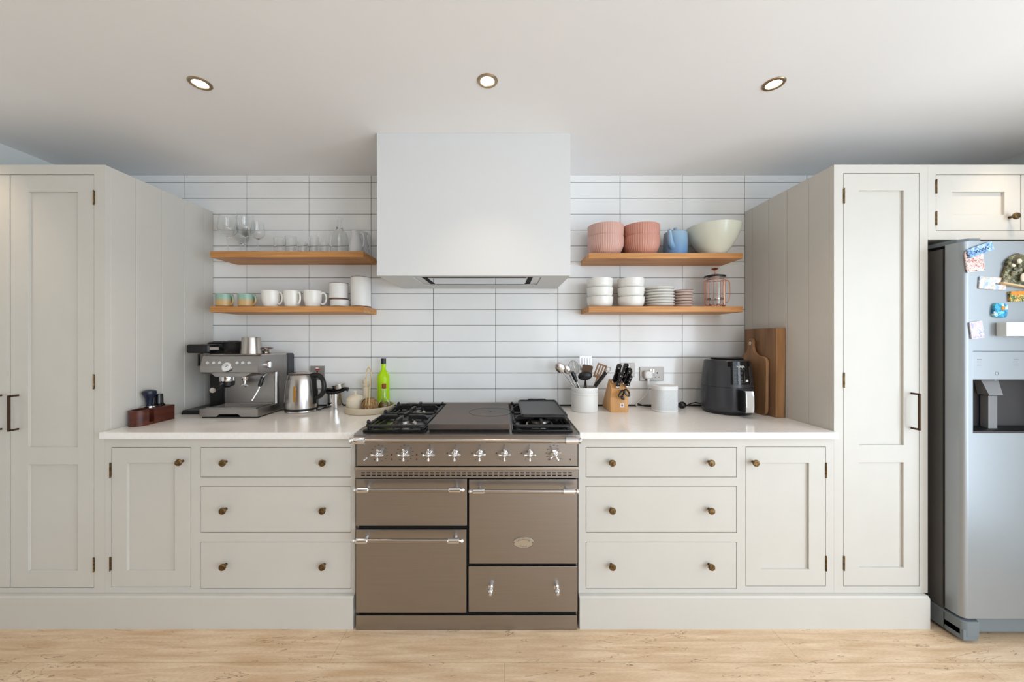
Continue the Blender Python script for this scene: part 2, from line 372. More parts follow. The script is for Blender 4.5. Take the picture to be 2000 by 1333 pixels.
# ================================================================== CABINETS
YF = 1.63; TH = .021                         # face-frame plane, door thickness
def knob_mb(x, z, y=YF):
    return MB().turn([(0, 0), (.006, 0), (.0055, .012), (.009, .016), (.0145, .020), (.0155, .024), (.013, .029), (0, .031)], (x, y, z), (x, y-1, z))
def hinge_mb(x, z0, z1): 
    return MB().box(x-.0032, x+.0032, YF-.003, YF+.001, z0, z1, .0008).cyl((x, YF-.003, z0-.002), (x, YF-.003, z1+.002), .0024)
def bar_handle_mb(xp, z0, z1):               # posts at door, bar standing off
    b = MB(); b.box(xp-.004, xp+.004, YF-.036, YF-.028, z0, z1, .001)
    for z in (z0+.004, z1-.004): b.box(xp-.004, xp+.004, YF-.034, YF, z-.004, z+.004, .001)
    return b
def shaker_mb(x0, x1, z0, z1, panels):
    """flat-panel door: stiles, rails and recessed panels in one mesh"""
    b = MB(); px0, px1 = panels[0][0], panels[0][1]
    b.box(x0, px0, YF, YF+TH, z0, z1, .0012); b.box(px1, x1, YF, YF+TH, z0, z1, .0012)
    zz = [z0]+[v for p in sorted(panels, key=lambda p: p[2]) for v in (p[2], p[3])]+[z1]
    for i in range(0, len(zz), 2): b.box(px0-.001, px1+.001, YF, YF+TH, zz[i], zz[i+1], .0012)
    for p in panels: b.box(p[0]-.004, p[1]+.004, YF+.010, YF+TH-.001, p[2]-.004, p[3]+.004)
    return b
def D(px): return W(px, YF)
def DZ(py): return Z(py, YF)
def frame_mb(x0, x1, z0, z1, holes):
    """face frame = rectangle minus door/drawer openings, cut into boxes"""
    xs = sorted({x0, x1}|{h[0] for h in holes}|{h[1] for h in holes}); zs = sorted({z0, z1}|{h[2] for h in holes}|{h[3] for h in holes})
    bm = bmesh.new(); V = {}
    def vert(x, z):
        if (x, z) not in V: V[(x, z)] = bm.verts.new((x, YF, z))
        return V[(x, z)]
    for i in range(len(xs)-1):
        for j in range(len(zs)-1):
            cx, cz = (xs[i]+xs[i+1])/2, (zs[j]+zs[j+1])/2
            if any(h[0] < cx < h[1] and h[2] < cz < h[3] for h in holes): continue
            bm.faces.new((vert(xs[i], zs[j]), vert(xs[i+1], zs[j]), vert(xs[i+1], zs[j+1]), vert(xs[i], zs[j+1])))
    r = bmesh.ops.extrude_face_region(bm, geom=bm.faces[:])
    for v in [g_ for g_ in r['geom'] if isinstance(g_, bmesh.types.BMVert)]: v.co.y += .024
    bmesh.ops.recalc_face_normals(bm, faces=bm.faces[:]); m = MB(); m._add(bm); return m
GAP = .0022
def cabinet(name, label, x0, x1, z0, z1, doors, drawers, yback=2.236, side=None):
    t = thing(name, label, 'cupboard', ((x0+x1)/2, YF, z0))
    holes = [(d['x0'], d['x1'], d['z0'], d['z1']) for d in doors+drawers]
    build('face_frame', frame_mb(x0, x1, z0, z1, holes), 'paint', t)
    cx0, cx1 = x0, x1
    if side == 'right': cx1 = x1-.018
    if side == 'left': cx0 = x0+.018
    build('carcass', MB().box(cx0+.001, cx1-.001, YF+.024, yback, z0, z1), 'paint', t)
    if side:                                  # tongue-and-groove end panel
        b = MB(); cuts = [YF+.0005, 1.768, 1.902, 2.034, 2.168, yback]; xa, xb = (x1-.018, x1) if side == 'right' else (x0, x0+.018)
        for a, c in zip(cuts, cuts[1:]): b.box(xa, xb, a+(.024 if a < 1.64 else .0009), c-.0009, z0, z1, .0014, 1)
        build('end_panel', b, 'paint', t)
    for d in doors:
        o = build('door', shaker_mb(d['x0']+GAP, d['x1']-GAP, d['z0']+GAP, d['z1']-GAP, d['panels']), 'paint', t)
        for h in d.get('hinges', []): build('hinge', hinge_mb(*h), 'brass', o)
        if 'knob' in d: build('knob', knob_mb(*d['knob']), 'brass', o)
        if 'handle' in d: build('handle', bar_handle_mb(*d['handle']), 'bronze', o)
    for d in drawers:
        o = build('drawer', MB().box(d['x0']+GAP, d['x1']-GAP, YF, YF+TH, d['z0']+GAP, d['z1']-GAP, .0014), 'paint', t)
        for x, z in d['knobs']: build('knob', knob_mb(x, z), 'brass', o)
    return t
PT = Z(1165, 1.61)                           # plinth top
# tall cupboard on the left
def two_panels(a, b_, t0, t1, u0, u1): return [(D(a), D(b_), DZ(t1), DZ(t0)), (D(a), D(b_), DZ(u1), DZ(u0))]
xg = D(19.5); wdoor = D(184)-xg
dl = dict(x0=xg, x1=D(184), z0=DZ(1149), z1=DZ(341), panels=two_panels(55, 152, 375, 874, 908, 1116),
          hinges=[(D(184), DZ(400), DZ(373)), (D(184), DZ(760), DZ(732)), (D(184), DZ(1117), DZ(1090))], handle=(D(36), DZ(840), DZ(771)))
dl2 = dict(x0=xg-wdoor, x1=xg, z0=DZ(1149), z1=DZ(341),
           panels=[(2*xg-D(152), 2*xg-D(55), p[2], p[3]) for p in dl['panels']],
           hinges=[(xg-wdoor, h[1], h[2]) for h in dl['hinges']], handle=(2*xg-D(36), DZ(840), DZ(771)))
TT = DZ(322)
cabinet('tall_cupboard', 'tall off-white double cupboard against the left wall, with two bronze bar handles', XL+.003, D(205), PT, TT, [dl, dl2], [], side='right')
# base cabinets
BT = CT-.0305
SL, SR = -.6776, .3376                       # sides of the cooker bay
def drawers(a, b_, ks, ys=((874, 933), (950, 1041), (1059, 1151)), ky=(906, 1000, 1110)):
    return [dict(x0=D(a), x1=D(b_), z0=DZ(q), z1=DZ(p), knobs=[(W(k, YF-.027), Z(y, YF-.027)) for k in ks]) for (p, q), y in zip(ys, ky)]
cabinet('base_cupboard', 'off-white base cupboard left of the cooker, with one panelled door and three drawers', D(205)+.0005, SL, PT, BT,
        [dict(x0=D(217), x1=D(373), z0=DZ(1148), z1=DZ(874), panels=[(D(248), D(341), DZ(1116), DZ(905))],
              hinges=[(D(216), DZ(933), DZ(905)), (D(216), DZ(1115), DZ(1089))], knob=(W(347, YF-.027), Z(905, YF-.027)))],
        drawers(391, 686, (433, 628)))
cabinet('base_cupboard', 'off-white base cupboard right of the cooker, with three drawers and one panelled door', SR, D(1629)-.0005, PT, BT,
        [dict(x0=D(1456), x1=D(1613), z0=DZ(1146), z1=DZ(873), panels=[(D(1487), D(1580), DZ(1113), DZ(905))],
              hinges=[(D(1613), DZ(933), DZ(905)), (D(1613), DZ(1115), DZ(1087))], knob=(W(1478, YF-.027), Z(906, YF-.027)))],
        drawers(1144, 1439, (1197, 1391)))
cabinet('tall_cupboard', 'tall narrow off-white cupboard between the right worktop and the fridge', D(1629), D(1812), PT, TT,
        [dict(x0=D(1647), x1=D(1796), z0=DZ(1146), z1=DZ(338), panels=two_panels(1678, 1765, 372, 870, 904, 1110),
              hinges=[(D(1648), DZ(397), DZ(369)), (D(1648), DZ(757), DZ(729)), (D(1648), DZ(1114), DZ(1087))], handle=(D(1780), DZ(838), DZ(767)))], [], side='left')
xa, xb = D(1828), D(1994)
pn = [(D(1860), D(1962), DZ(420), DZ(375))]
cabinet('bridging_cupboard', 'low off-white cupboard with brass knob bridging over the fridge', D(1812)+.0005, XR-.003, DZ(468), TT,
        [dict(x0=xa, x1=xb, z0=DZ(451), z1=DZ(341), panels=pn, hinges=[(xa, DZ(378), DZ(352)), (xa, DZ(440), DZ(414))], knob=(W(1989, YF-.03), Z(421, YF-.03))),
         dict(x0=xb, x1=2*xb-xa, z0=DZ(451), z1=DZ(341), panels=[(2*xb-pn[0][1], 2*xb-pn[0][0], pn[0][2], pn[0][3])], hinges=[(2*xb-xa, DZ(378), DZ(352))], knob=(2*xb-W(1989, YF-.03)+.06, Z(421, YF-.03)))], [])
# plinths
def plinth(x0, x1, label):
    prof = [(1.605, 0), (1.605, PT-.012), (1.612, PT-.001), (1.70, PT-.001), (1.70, 0)]
    tag(build('plinth', MB().prism(prof, 'x', x0, x1), 'paint'), label, 'plinth')
plinth(XL+.003, SL, 'off-white plinth board running under the cupboards left of the cooker')
plinth(SR, W(1817, 1.605), 'off-white plinth board running under the cupboards right of the cooker')
# worktops
tag(build('worktop', MB().box(D(205)+.001, -.672, 1.605, WY-.001, CT-.030, CT, .002), 'quartz'), 'pale polished stone worktop left of the cooker', 'worktop')
tag(build('worktop', MB().box(.338, D(1629)-.001, 1.605, WY-.001, CT-.030, CT, .002), 'quartz'), 'pale polished stone worktop right of the cooker', 'worktop')
# ================================================================== EXTRACTOR HOOD
HX0, HX1, HY, HZ = -.633, .328, 1.779, 1.616
t = thing('extractor_hood', 'big white boxed-in extractor hood above the cooker, reaching the ceiling', 'extractor hood', ((HX0+HX1)/2, HY, HZ))
ex0, ex1, ey0, ey1 = -.468, .190, 1.815, 2.10
b = MB()
for (x0, x1, y0, y1) in ((HX0, ex0, HY, WY-.001), (ex1, HX1, HY, WY-.001), (ex0, ex1, HY, ey0), (ex0, ex1, ey1, WY-.001)): b.box(x0, x1, y0, y1, HZ, CH-.0005)
build('casing', b, 'white_paint', t)
b = MB().box(ex0, ex1, ey0, ey1, HZ+.006, HZ+.05)
v = build('extractor_unit', b, 'steel2', t)
build('filter_cover', MB().box(ex0+.075, ex1-.075, ey0+.03, ey1-.03, HZ-.002, HZ+.0055, .001), mat('glossy_filter_cover', (200, 200, 200), .04, 1), v)
b = MB()
for x in (ex0+.043, ex1-.068): b.box(x, x+.025, ey0+.028, ey1-.028, HZ+.003, HZ+.0062)
b.box(ex0+.06, ex1-.06, ey0+.018, ey0+.024, HZ+.003, HZ+.0062); b.box(ex0+.06, ex1-.06, ey1-.026, ey1-.020, HZ+.003, HZ+.0062)
build('air_slot', b, 'dark', v)
# ================================================================== RANGE COOKER
sc = 1.60
def CX(px): return W(px, sc)
def CZ(py): return Z(py, sc)
t = thing('range_cooker', 'wide brushed-steel range cooker with chrome rails and cross-shaped knobs', 'cooker', (-.167, 1.6, 0))
cook = t
build('body', MB().box(-.664, .329, 1.622, 2.225, .02, .836), 'steel', t)
build('toe_kick', MB().box(CX(695), CX(1127), 1.600, 1.64, 0, CZ(1203), .0015), 'steel', t)
build('shadow_gap', MB().box(-.655, .322, 1.612, 1.64, .06, .70), 'dark', t)
build('hob_top', MB().box(-.667, .333, 1.585, 2.232, .838, .877, .003).box(-.60, .27, 2.196, 2.232, .877, .907, .002), 'steel', t)
cp = build('control_panel', MB().box(CX(696), CX(1128), 1.600, 1.64, CZ(911), .8375, .0015), 'steel', t)
build('trim_strip', MB().box(CX(693), CX(1129), 1.592, 1.64, CZ(918), CZ(912), .002), 'steel2', t)
vs = build('vent_strip', MB().box(CX(694), CX(1129), 1.598, 1.64, CZ(934), CZ(919), .0012), 'steel', t)
b = MB()
for i in range(40):
    x = CX(706+i*10.35); 
    for z in (CZ(923.6), CZ(929.0)): b.box(x, x+.0165, 1.5972, 1.60, z-.0022, z+.0022)
build('vent_slots', b, 'dark', vs)
def rail(b1, bs, x0, x1, y, z, yd, r=.0083, R=.0115, fl=.05):
    b1.cyl((x0+.02, y, z), (x1-.02, y, z), r)
    for x, s_, b2 in ((x0, 1, bs[0]), (x1, -1, bs[1])):
        pf = [(0, 0), (R*.55, .001), (R*.85, .005), (R*.9, .010), (R*.55, .015), (R*.55, .018), (R, .020), (R*1.05, .024), (R, .028), (R, .020+fl-.004), (R*1.08, .020+fl-.002), (R*.9, .020+fl), (0, .020+fl)]
        b2.turn(pf, (x, y, z), (x+s_, y, z))
        b2.turn([(0, 0), (R*.55, 0), (R*.5, (yd-y)*.6), (R*.95, yd-y), (0, yd-y)], (x+s_*(.02+fl*.5), y, z), (x+s_*(.02+fl*.5), y+1, z-.25 if r > .008 else z))
b1, b2 = MB(), (MB(), MB()); rail(b1, b2, W(681, 1.535), W(1137, 1.535), 1.535, Z(861.5, 1.535), 1.60, .0092, .0145, .052)
hr = build('towel_rail', b1, 'steel2', t, label='long horizontal rail of satin steel'); [build('rail_end', q_, 'chrome', hr, label='chrome rail end') for q_ in b2]
# knobs
def cross_knob(x, z, rot=0, y=1.60):
    b = MB(); b.turn([(0, 0), (.015, 0), (.015, .003), (.009, .005), (.0065, .016), (.007, .022), (0, .024)], (x, y, z), (x, y-1, z))
    cy = y-.028; b.ball((x, cy-.004, z), .0088)
    for k in range(4):
        a = rot+k*math.pi/2; dx, dz = math.cos(a), math.sin(a)
        b.tube([(x+dx*s_, cy, z+dz*s_) for s_ in (.004, .011, .016, .021, .026, .0285)], [.0050, .0032, .0040, .0064, .0062, .0030], 10)
    return b
for i, px in enumerate((741, 791, 839, 889, 937, 985, 1034, 1083)):
    xx, zz = W(px, 1.60)*1.0, Z(886, 1.60)
    o = build('control_knob', cross_knob(xx, zz, .5 if i == 7 else 0), 'chrome', cp)
b = MB().turn([(0, 0), (.007, 0), (.004, .004), (.006, .012), (.0035, .018), (0, .020)], (CX(714), 1.6, CZ(897)), (CX(714), 0, CZ(897)))
build('small_knob', b, 'chrome', cp)
b = MB()
for px, R_ in ((741, .036), (791, .036), (1083, .036)):
    for k in range(12):
        if px == 1083 and k in (2, 3, 4): continue
        a = math.radians(20+k*27.5)-math.pi/2
        x, z = CX(px)+R_*math.cos(a), CZ(886)+R_*math.sin(a)
        if z > .828: continue
        b.box(x-.0035, x+.0035, 1.5993, 1.6005, z-.0011, z+.0011)
for px in (839, 889, 937, 985, 1034):
    b.cyl((CX(px)-.035, 1.5992, CZ(886)), (CX(px)-.035, 1.6005, CZ(886)), .0032, seg=10); b.box(CX(px)-.0008, CX(px)+.0008, 1.5993, 1.6005, CZ(872), CZ(869))
    b.cyl((CX(px)-.018, 1.5992, CZ(898)), (CX(px)-.018, 1.6005, CZ(898)), .0018, seg=8)
build('dial_marking', b, 'mark', cp)
b = MB()
for px, py in ((765, 889), (765, 897.5), (814, 889), (814, 897.5), (1072, 898), (1114, 898)): b.cyl((CX(px), 1.5985, CZ(py)), (CX(px), 1.6005, CZ(py)), .0036, seg=12)
build('indicator_light', b, 'led', cp)
# doors
def oven_door(x0, x1, y0, y1, hx0, hx1, hy):
    o = build('oven_door', MB().box(CX(x0), CX(x1), 1.600, 1.625, CZ(y1), CZ(y0), .0025), 'steel', t)
    b1, b2 = MB(), (MB(), MB()); rail(b1, b2, W(hx0, 1.55), W(hx1, 1.55), 1.55, Z(hy, 1.55), 1.60)
    h = build('handle', b1, 'steel2', o); [build('handle_end', q_, 'chrome', h, label='chrome handle end') for q_ in b2]; return o
oven_door(695, 912, 936, 1028, 689, 908, 957.5)
oven_door(695, 911, 1035, 1198, 687, 906, 1057)
od = oven_door(916, 1128, 937, 1102, 915, 1131, 960.5)
o = build('warming_drawer', MB().box(CX(915), CX(1128), 1.600, 1.625, CZ(1196), CZ(1107), .0025), 'steel', t)
for px in (958, 1088):
    x, z = W(px, 1.58), Z(1153, 1.58)
    build('knob', MB().turn([(0, 0), (.012, 0), (.012, .003), (.006, .006), (.0055, .014), (.010, .019), (.0125, .026), (.011, .032), (.006, .037), (.008, .041), (.0065, .045), (0, .047)], (x, 1.6, z), (x, 0, z-.12)), 'chrome', o)
# oval maker's badge
ex, ez = CX(1022), CZ(1060); ea, eb = .046, .0245
def oval(a, b_, n=48): return [(ex+a*math.cos(2*math.pi*i/n), ez+b_*math.sin(2*math.pi*i/n)) for i in range(n)]
bd = build('badge', MB().prism(oval(ea, eb), 'y', 1.5965, 1.600, .0008, 1), 'plate_emb', od, label='small oval pale metal badge')
b = MB(); Lh = math.pi
def arc_text(b, s_, a0, a1, ra, rb, size, flip=False):
    for i, ch in enumerate(s_):
        a = math.radians(a0+(a1-a0)*(i/(len(s_)-1))); x, z = ex+ra*math.cos(a), ez+rb*math.sin(a)
        tx, tz = -ra*math.sin(a), rb*math.cos(a); rot = math.atan2(tz, tx)+(0 if flip else math.pi)
        b.text(ch, size, (x, 1.5963, z), (math.pi/2, -rot, 0), .0003)
arc_text(b, 'LACANCHE', 142, 38, .034, .0145, .0095)
arc_text(b, 'France', 248, 292, .034, .0155, .0085, True)
for s_ in (-1, 1): b.cyl((ex+s_*.0405, 1.596, ez), (ex+s_*.0405, 1.597, ez), .0022, seg=10)
b.tube([(p[0], 1.5965, p[1]) for p in oval(ea*.97, eb*.95)], .0006, 6, closed=True)
build('badge_lettering', b, 'mark', bd)
# hob
def tray(x0, x1, y0, y1):
    b = MB(); z = .8775
    b.box(x0, x1, y0, y0+.02, z, z+.011, .003); b.box(x0, x1, y1-.02, y1, z, z+.011, .003); b.box(x0, x0+.014, y0+.01, y1-.01, z, z+.011, .003); b.box(x1-.014, x1, y0+.01, y1-.01, z, z+.011, .003)
    b.box(x0+.01, x1-.01, y0+.01, y1-.01, z, z+.004); return build('spill_tray', b, 'enamel', cook)
def burner(x, y, r):
    b = MB().lathe([(0, .004), (r*1.35, .004), (r*1.25, .010), (r, .014), (r*.98, .024), (0, .024)], (x, y, .8775), 28)
    o = build('burner', b, 'steel2', cook); build('burner_cap', MB().lathe([(0, .032), (r*.7, .032), (r*.86, .029), (r*.9, .0245), (0, .0245)], (x, y, .8775), 28), 'iron', o)
def pan_support(x0, x1, y0, y1, top=.926):
    b = MB(); zr = .902; r = .0078
    P_ = rrect(x0, x1, y0, y1, .02, 4); b.tube([(p[0], p[1], zr) for p in P_], r, 8, closed=True)
    cx, cy = (x0+x1)/2, (y0+y1)/2
    ym = (y0+y1)/2; b.box(x0, x1, ym-.006, ym+.006, zr-.006, zr+.006, .002)
    for (by0, by1) in ((y0, ym), (ym, y1)):
        c = (by0+by1)/2
        for (sx, sy, ex_, ey_) in ((x0, c, cx-.028, c), (x1, c, cx+.028, c), (cx, by0, cx, c-.028), (cx, by1, cx, c+.028)):
            dx, dy = ex_-sx, ey_-sy; L = math.hypot(dx, dy); ux, uy = dx/L, dy/L
            poly = [(0, zr-.005), (L*.35, zr+.001), (L, zr+.004), (L, top), (L*.25, top), (L*.12, zr+.012), (0, zr+.006)]
            old = b.M; b.M = Matrix.Translation((sx, sy, 0)) @ Matrix.Rotation(math.atan2(uy, ux), 4, 'Z'); b.prism(poly, 'y', -.0065, .0065, .0018, 1); b.M = old
    for (px_, py_) in ((x0+.01, y0+.01), (x1-.01, y0+.01), (x0+.01, y1-.01), (x1-.01, y1-.01)): b.cyl((px_, py_, .881), (px_, py_, zr), .007, seg=10)
    for py_ in (y0+.03, ym, y1-.03):
        for px_ in (x0, x1): b.ball((px_, py_, zr+.012), .009, (1, 1, 1.3), 10)
    return build('pan_support', b, 'iron', cook)
hy0, hy1 = 1.625, 2.185
tray(-.643, -.357, hy0, hy1); tray(.034, .312, hy0, hy1)
for x in (-.50, .173):
    burner(x, hy0+.15, .050); burner(x, hy1-.14, .038)
pan_support(-.632, -.368, hy0+.014, hy1-.012); pan_support(.046, .300, hy0+.014, hy1-.012)
b = MB().box(-.349, .026, 1.640, 2.18, .886, .911, .003)
sp = build('simmer_plate', b, 'simmer', t, label='thick dark iron plate with a round centre disc')
rx, ry = W(958, 1.93), 1.915
b = MB().tube([(rx+.112*math.cos(a*math.pi/32), ry+.112*math.sin(a*math.pi/32), .9105) for a in range(64)], .0012, 6, closed=True); b.lathe([(0, 0), (.006, 0), (.006, .001), (0, .001)], (rx, ry, .9108), 12)
build('plate_ring', b, 'dark', sp)
build('plate_bed', MB().box(-.345, .022, 1.65, 2.17, .8775, .8858), 'iron', t)
# griddle, loose on the right pan support
gx0, gx1, gy0, gy1, gz = .082, .304, 1.705, 2.13, .9275
t = thing('griddle_plate', 'flat black iron griddle plate lying on the right-hand burners', 'griddle', ((gx0+gx1)/2, (gy0+gy1)/2, gz))
b = MB(); b.prism(rrect(gx0, gx1, gy0, gy1, .016), 'z', gz, gz+.008, .0015, 1)
build('plate', b, 'griddle', t)
b = MB().tube([(p[0], p[1], gz+.009) for p in rrect(gx0+.005, gx1-.005, gy0+.005, gy1-.005, .014)], .0048, 8, closed=True); b.tube([(gx0+.06, gy1-.004, gz+.012), (gx0+.06, gy1+.018, gz+.012), (gx1-.06, gy1+.018, gz+.012), (gx1-.06, gy1-.004, gz+.012)], .004, 8)
build('raised_edge', b, 'iron', t)
# ================================================================== OAK SHELVES
def shelf(x0, x1, z0, z1, label):
    return tag(build('wall_shelf', MB().box(x0, x1, 2.03, WY-.0005, z0, z1, .0018), 'oak'), label, 'shelf')
LU, LL, RU, RL = 1.799, 1.487, 1.789, 1.487
shelf(-1.6675, -.797, 1.764, LU, 'upper oak shelf left of the hood, carrying the drinking glasses')
shelf(-1.6675, -.797, 1.453, LL, 'lower oak shelf left of the hood, carrying the mugs')
shelf(.478, 1.352, 1.757, RU, 'upper oak shelf right of the hood, carrying pink bowls and a teapot')
shelf(.478, 1.352, 1.454, RL, 'lower oak shelf right of the hood, carrying white bowls and plates')
# ---- glassware
G = 'wine glasses on the upper left shelf'
def wine_glass(px, d, h, r, label):
    t = thing('wine_glass', label, 'wine glass', (W(px, d), d, LU), group=G); st = h*.42
    prof = [(.0, .001), (.034, .0), (.035, .0012), (.012, .004), (.0035, .010), (.0030, st-.006), (.005, st), (r*.55, st+.012), (r*.92, st+h*.16), (r, st+h*.24), (r*.93, st+h*.38), (r*.80, h), (r*.78, h), (r*.905, st+h*.38), (r*.975, st+h*.24), (r*.90, st+h*.16+.0006), (r*.53, st+.0136), (0, st+.0022)]
    n = 11
    build('stem_and_foot', MB().lathe(prof[:7]+[(0, st)], seg=32), 'glass', t, local=True)
    build('bowl', MB().lathe([(0, st+.0005)]+prof[6:], seg=40), 'glass', t, local=True)
wine_glass(444.5, 2.10, .225, .050, 'leftmost stemmed wine glass on the upper left shelf')
wine_glass(479, 2.09, .228, .050, 'tallest stemmed wine glass, second from the right in its group on the upper left shelf')
wine_glass(471, 2.195, .190, .040, 'stemmed wine glass standing at the back, between two taller wine glasses')
wine_glass(503.5, 2.065, .175, .036, 'rightmost and smallest stemmed wine glass on the upper left shelf')
def tumbler(px, d, h, r, label):
    t = MB().lathe([(0, 0), (r*.86, 0), (r*.9, .003), (r, h), (r*.94, h), (r*.84, .009), (0, .008)], seg=36)
    o = build('tumbler', t, 'glass', local=True); o.location = (W(px, d), d, LU); tag(o, label, 'glass', 'low tumblers on the upper left shelf')
tumbler(546.5, 2.09, .088, .031, 'leftmost of the five clear tumblers on the upper left shelf')
tumbler(568, 2.10, .100, .030, 'second clear tumbler from the left on the upper left shelf')
tumbler(591, 2.085, .062, .026, 'short clear tumbler, the middle one of the five')
tumbler(613, 2.10, .100, .026, 'tall clear tumbler, second from the right of the five')
tumbler(633, 2.085, .060, .025, 'rightmost clear tumbler, short, beside the carafe')
x = W(663, 2.12); t = thing('glass_carafe', 'clear glass carafe with a slim neck, between the tumblers and the milky jugs', 'carafe', (x, 2.12, LU))
build('vessel', MB().lathe([(0, 0), (.044, 0), (.047, .006), (.049, .05), (.046, .11), (.036, .135), (.018, .15), (.014, .17), (.014, .205), (.018, .215), (.0165, .215), (.0122, .204), (.0122, .17), (.016, .152), (.034, .136), (.0435, .11), (.0465, .05), (.0445, .008), (0, .006)], seg=40), 'glass', t, local=True)
def jug(px, d, h, r, label, m):
    t = thing('milk_jug', label, 'jug', (W(px, d), d, LU), group='milky glass jugs on the upper left shelf')
    def rf(a, z): return 1+.25*max(0, math.cos(a-math.pi*1.5))**8*max(0, (z-h*.8)/(h*.2))
    build('vessel', MB().lathe([(0, 0), (r*.95, 0), (r, .006), (r*.95, h*.35), (r*.66, h*.75), (r*.62, h*.88), (r*.72, h), (r*.67, h), (r*.57, h*.88), (r*.61, h*.75), (r*.9, h*.35), (r*.93, .01), (0, .008)], seg=36, rf=rf), m, t, local=True)
    build('handle', MB().tube([(r*.6, 0, h*.90), (r*.85, 0, h*.96), (r*1.15, 0, h*.85), (r*1.25, 0, h*.62), (r*1.15, 0, h*.40), (r*.90, 0, h*.30)], [.004, .005, .005, .005, .005, .004], 10), m, t, local=True)
jug(695, 2.09, .128, .039, 'shorter milky jug at the right end of the upper left shelf', 'frost')
jug(709, 2.175, .150, .034, 'taller milky jug with a handle, behind the shorter jug', 'frost')
# ---- mugs
def mug(name, x, d, z, r, h, m, label, group, taper=.86, rz=-.25, hs=1):
    t = thing(name, label, 'mug', (x, d, z), rz, group)
    build('cup', MB().lathe([(0, 0), (r*taper*.86, 0), (r*taper, .006), (r*.97, h*.45), (r, h-.002), (r*.985, h), (r*.93, h-.001), (r*.91, h*.45), (r*taper*.9, .010), (0, .008)], seg=40), m, t, local=True)
    build('handle', MB().tube([(r*.93, 0, h*.82), (r*1.15, 0, h*.90), (r*1.42, 0, h*.80), (r*1.55, 0, h*.55), (r*1.42, 0, h*.30), (r*1.15, 0, h*.17), (r*.90, 0, h*.24)], .0052*hs, 10), m, t, local=True)
mug('mug', W(438, 2.085), 2.085, LL, .044, .074, 'dip', 'leftmost low mug, teal over sandy yellow, on the lower left shelf', 'teal and sand mugs', .96)
mug('mug', W(481.5, 2.085), 2.085, LL, .044, .074, 'dip', 'second teal and sandy yellow mug, beside the first white mug', 'teal and sand mugs', .96)
G = 'white mugs on the lower left shelf'
mug('mug', W(530, 2.09), 2.09, LL, .0505, .094, 'white_cer', 'leftmost large white mug on the lower left shelf', G, .80)
mug('mug', W(571.5, 2.09), 2.09, LL, .0475, .094, 'white_cer', 'middle large white mug, between two other white mugs', G, .84, -.5)
mug('mug', W(611, 2.09), 2.09, LL, .050, .094, 'white_cer', 'large white mug just left of the small shadowed mug', G, .80, .05)
mug('mug', W(637, 2.197), 2.197, LL, .035, .083, 'white_cer2', 'small white mug at the back, half hidden behind a larger mug', G, .92)
def canister(name, cat, px, d, z, r, h, label, parts, group=None):
    t = thing(name, label, cat, (W(px, d), d, z), group=group)
    build('pot', MB().lathe([(0, .0), (r*.92, 0), (r, .006), (r, h-.004), (r*.99, h), (r*.93, h), (r*.93, .012), (0, .01)], seg=40), 'white_cer2', t, local=True)
    build('rim_band', MB().lathe([(r*.92, h+.0002), (r*.985, h+.0002), (r*1.004, h-.0025), (r*1.004, h-.004)], seg=40), 'rim', t, local=True)
    build('base_band', MB().lathe([(r*.90, 0), (r*.935, .0001), (r*1.003, .004), (r*1.003, .0065)], seg=40), 'rim', t, local=True)
    return t
canister('ceramic_pot', 'pot', 665, 2.12, LL, .056, .046, 'low white ceramic pot with brown rim, under the taller brown-rimmed pot', 0, 'stacked brown-rimmed pots')
t2 = canister('ceramic_pot', 'pot', 662, 2.12, LL+.047, .053, .097, 'white ceramic pot with brown rim, stacked on the low pot', 0, 'stacked brown-rimmed pots')
canister('canister', 'canister', 705, 2.115, LL, .0565, .178, 'tall white ceramic canister at the right end of the lower left shelf', 0)
# ---- bowls right
ordn = ['lowest', 'second from the bottom', 'third from the bottom', 'fourth from the bottom', 'third from the top', 'second from the top', 'topmost']
def ribbed(a, z): return 1+.010*math.cos(a*48)*(.25 if z > .108 or z < .004 else 1)
def pink_bowls(px, d, m, words):
    for k in range(2):
        o = build('ribbed_bowl', MB().lathe([(0, .002), (.060, 0), (.068, .004), (.084, .018), (.095, .040), (.1015, .058), (.1035, .085), (.104, .112), (.1005, .112), (.100, .085), (.0975, .058), (.0905, .040), (.080, .020), (0, .008)], seg=288, rf=ribbed), m, local=True)
        o.location = (W(px, d), d, RU+k*.066); tag(o, words[k], 'bowl', 'ribbed pink bowls on the upper right shelf')
pink_bowls(1182.5, 2.13, 'pink', ['lower bowl of the pale pink ribbed pair, left end of the upper right shelf', 'upper bowl of the pale pink ribbed pair, left end of the upper right shelf'])
pink_bowls(1252, 2.13, 'pink2', ['lower bowl of the deeper pink ribbed pair, next to the blue teapot', 'upper bowl of the deeper pink ribbed pair, next to the blue teapot'])
x = W(1319, 2.12); t = thing('teapot', 'small blue glazed teapot between the pink bowls and the pale serving bowl', 'teapot', (x, 2.12, RU), math.radians(-132))
build('pot', MB().lathe([(0, 0), (.058, 0), (.065, .006), (.0665, .04), (.066, .11), (.0635, .136), (.054, .144), (.032, .145), (0, .145)], seg=40), 'blue', t, local=True)
build('lid', MB().lathe([(0, .1455), (.032, .1455), (.030, .149), (.012, .153), (.007, .157), (.011, .164), (.009, .170), (0, .172)], seg=30), 'blue', t, local=True)
build('spout', MB().tube([(.055, 0, .045), (.082, 0, .06), (.094, 0, .09), (.100, 0, .118), (.112, 0, .134)], [.020, .018, .014, .011, .009], 14), 'blue', t, local=True)
build('handle', MB().tube([(-.056, 0, .12), (-.080, 0, .128), (-.098, 0, .10), (-.098, 0, .065), (-.082, 0, .04), (-.060, 0, .04)], .007, 10), 'blue', t, local=True)
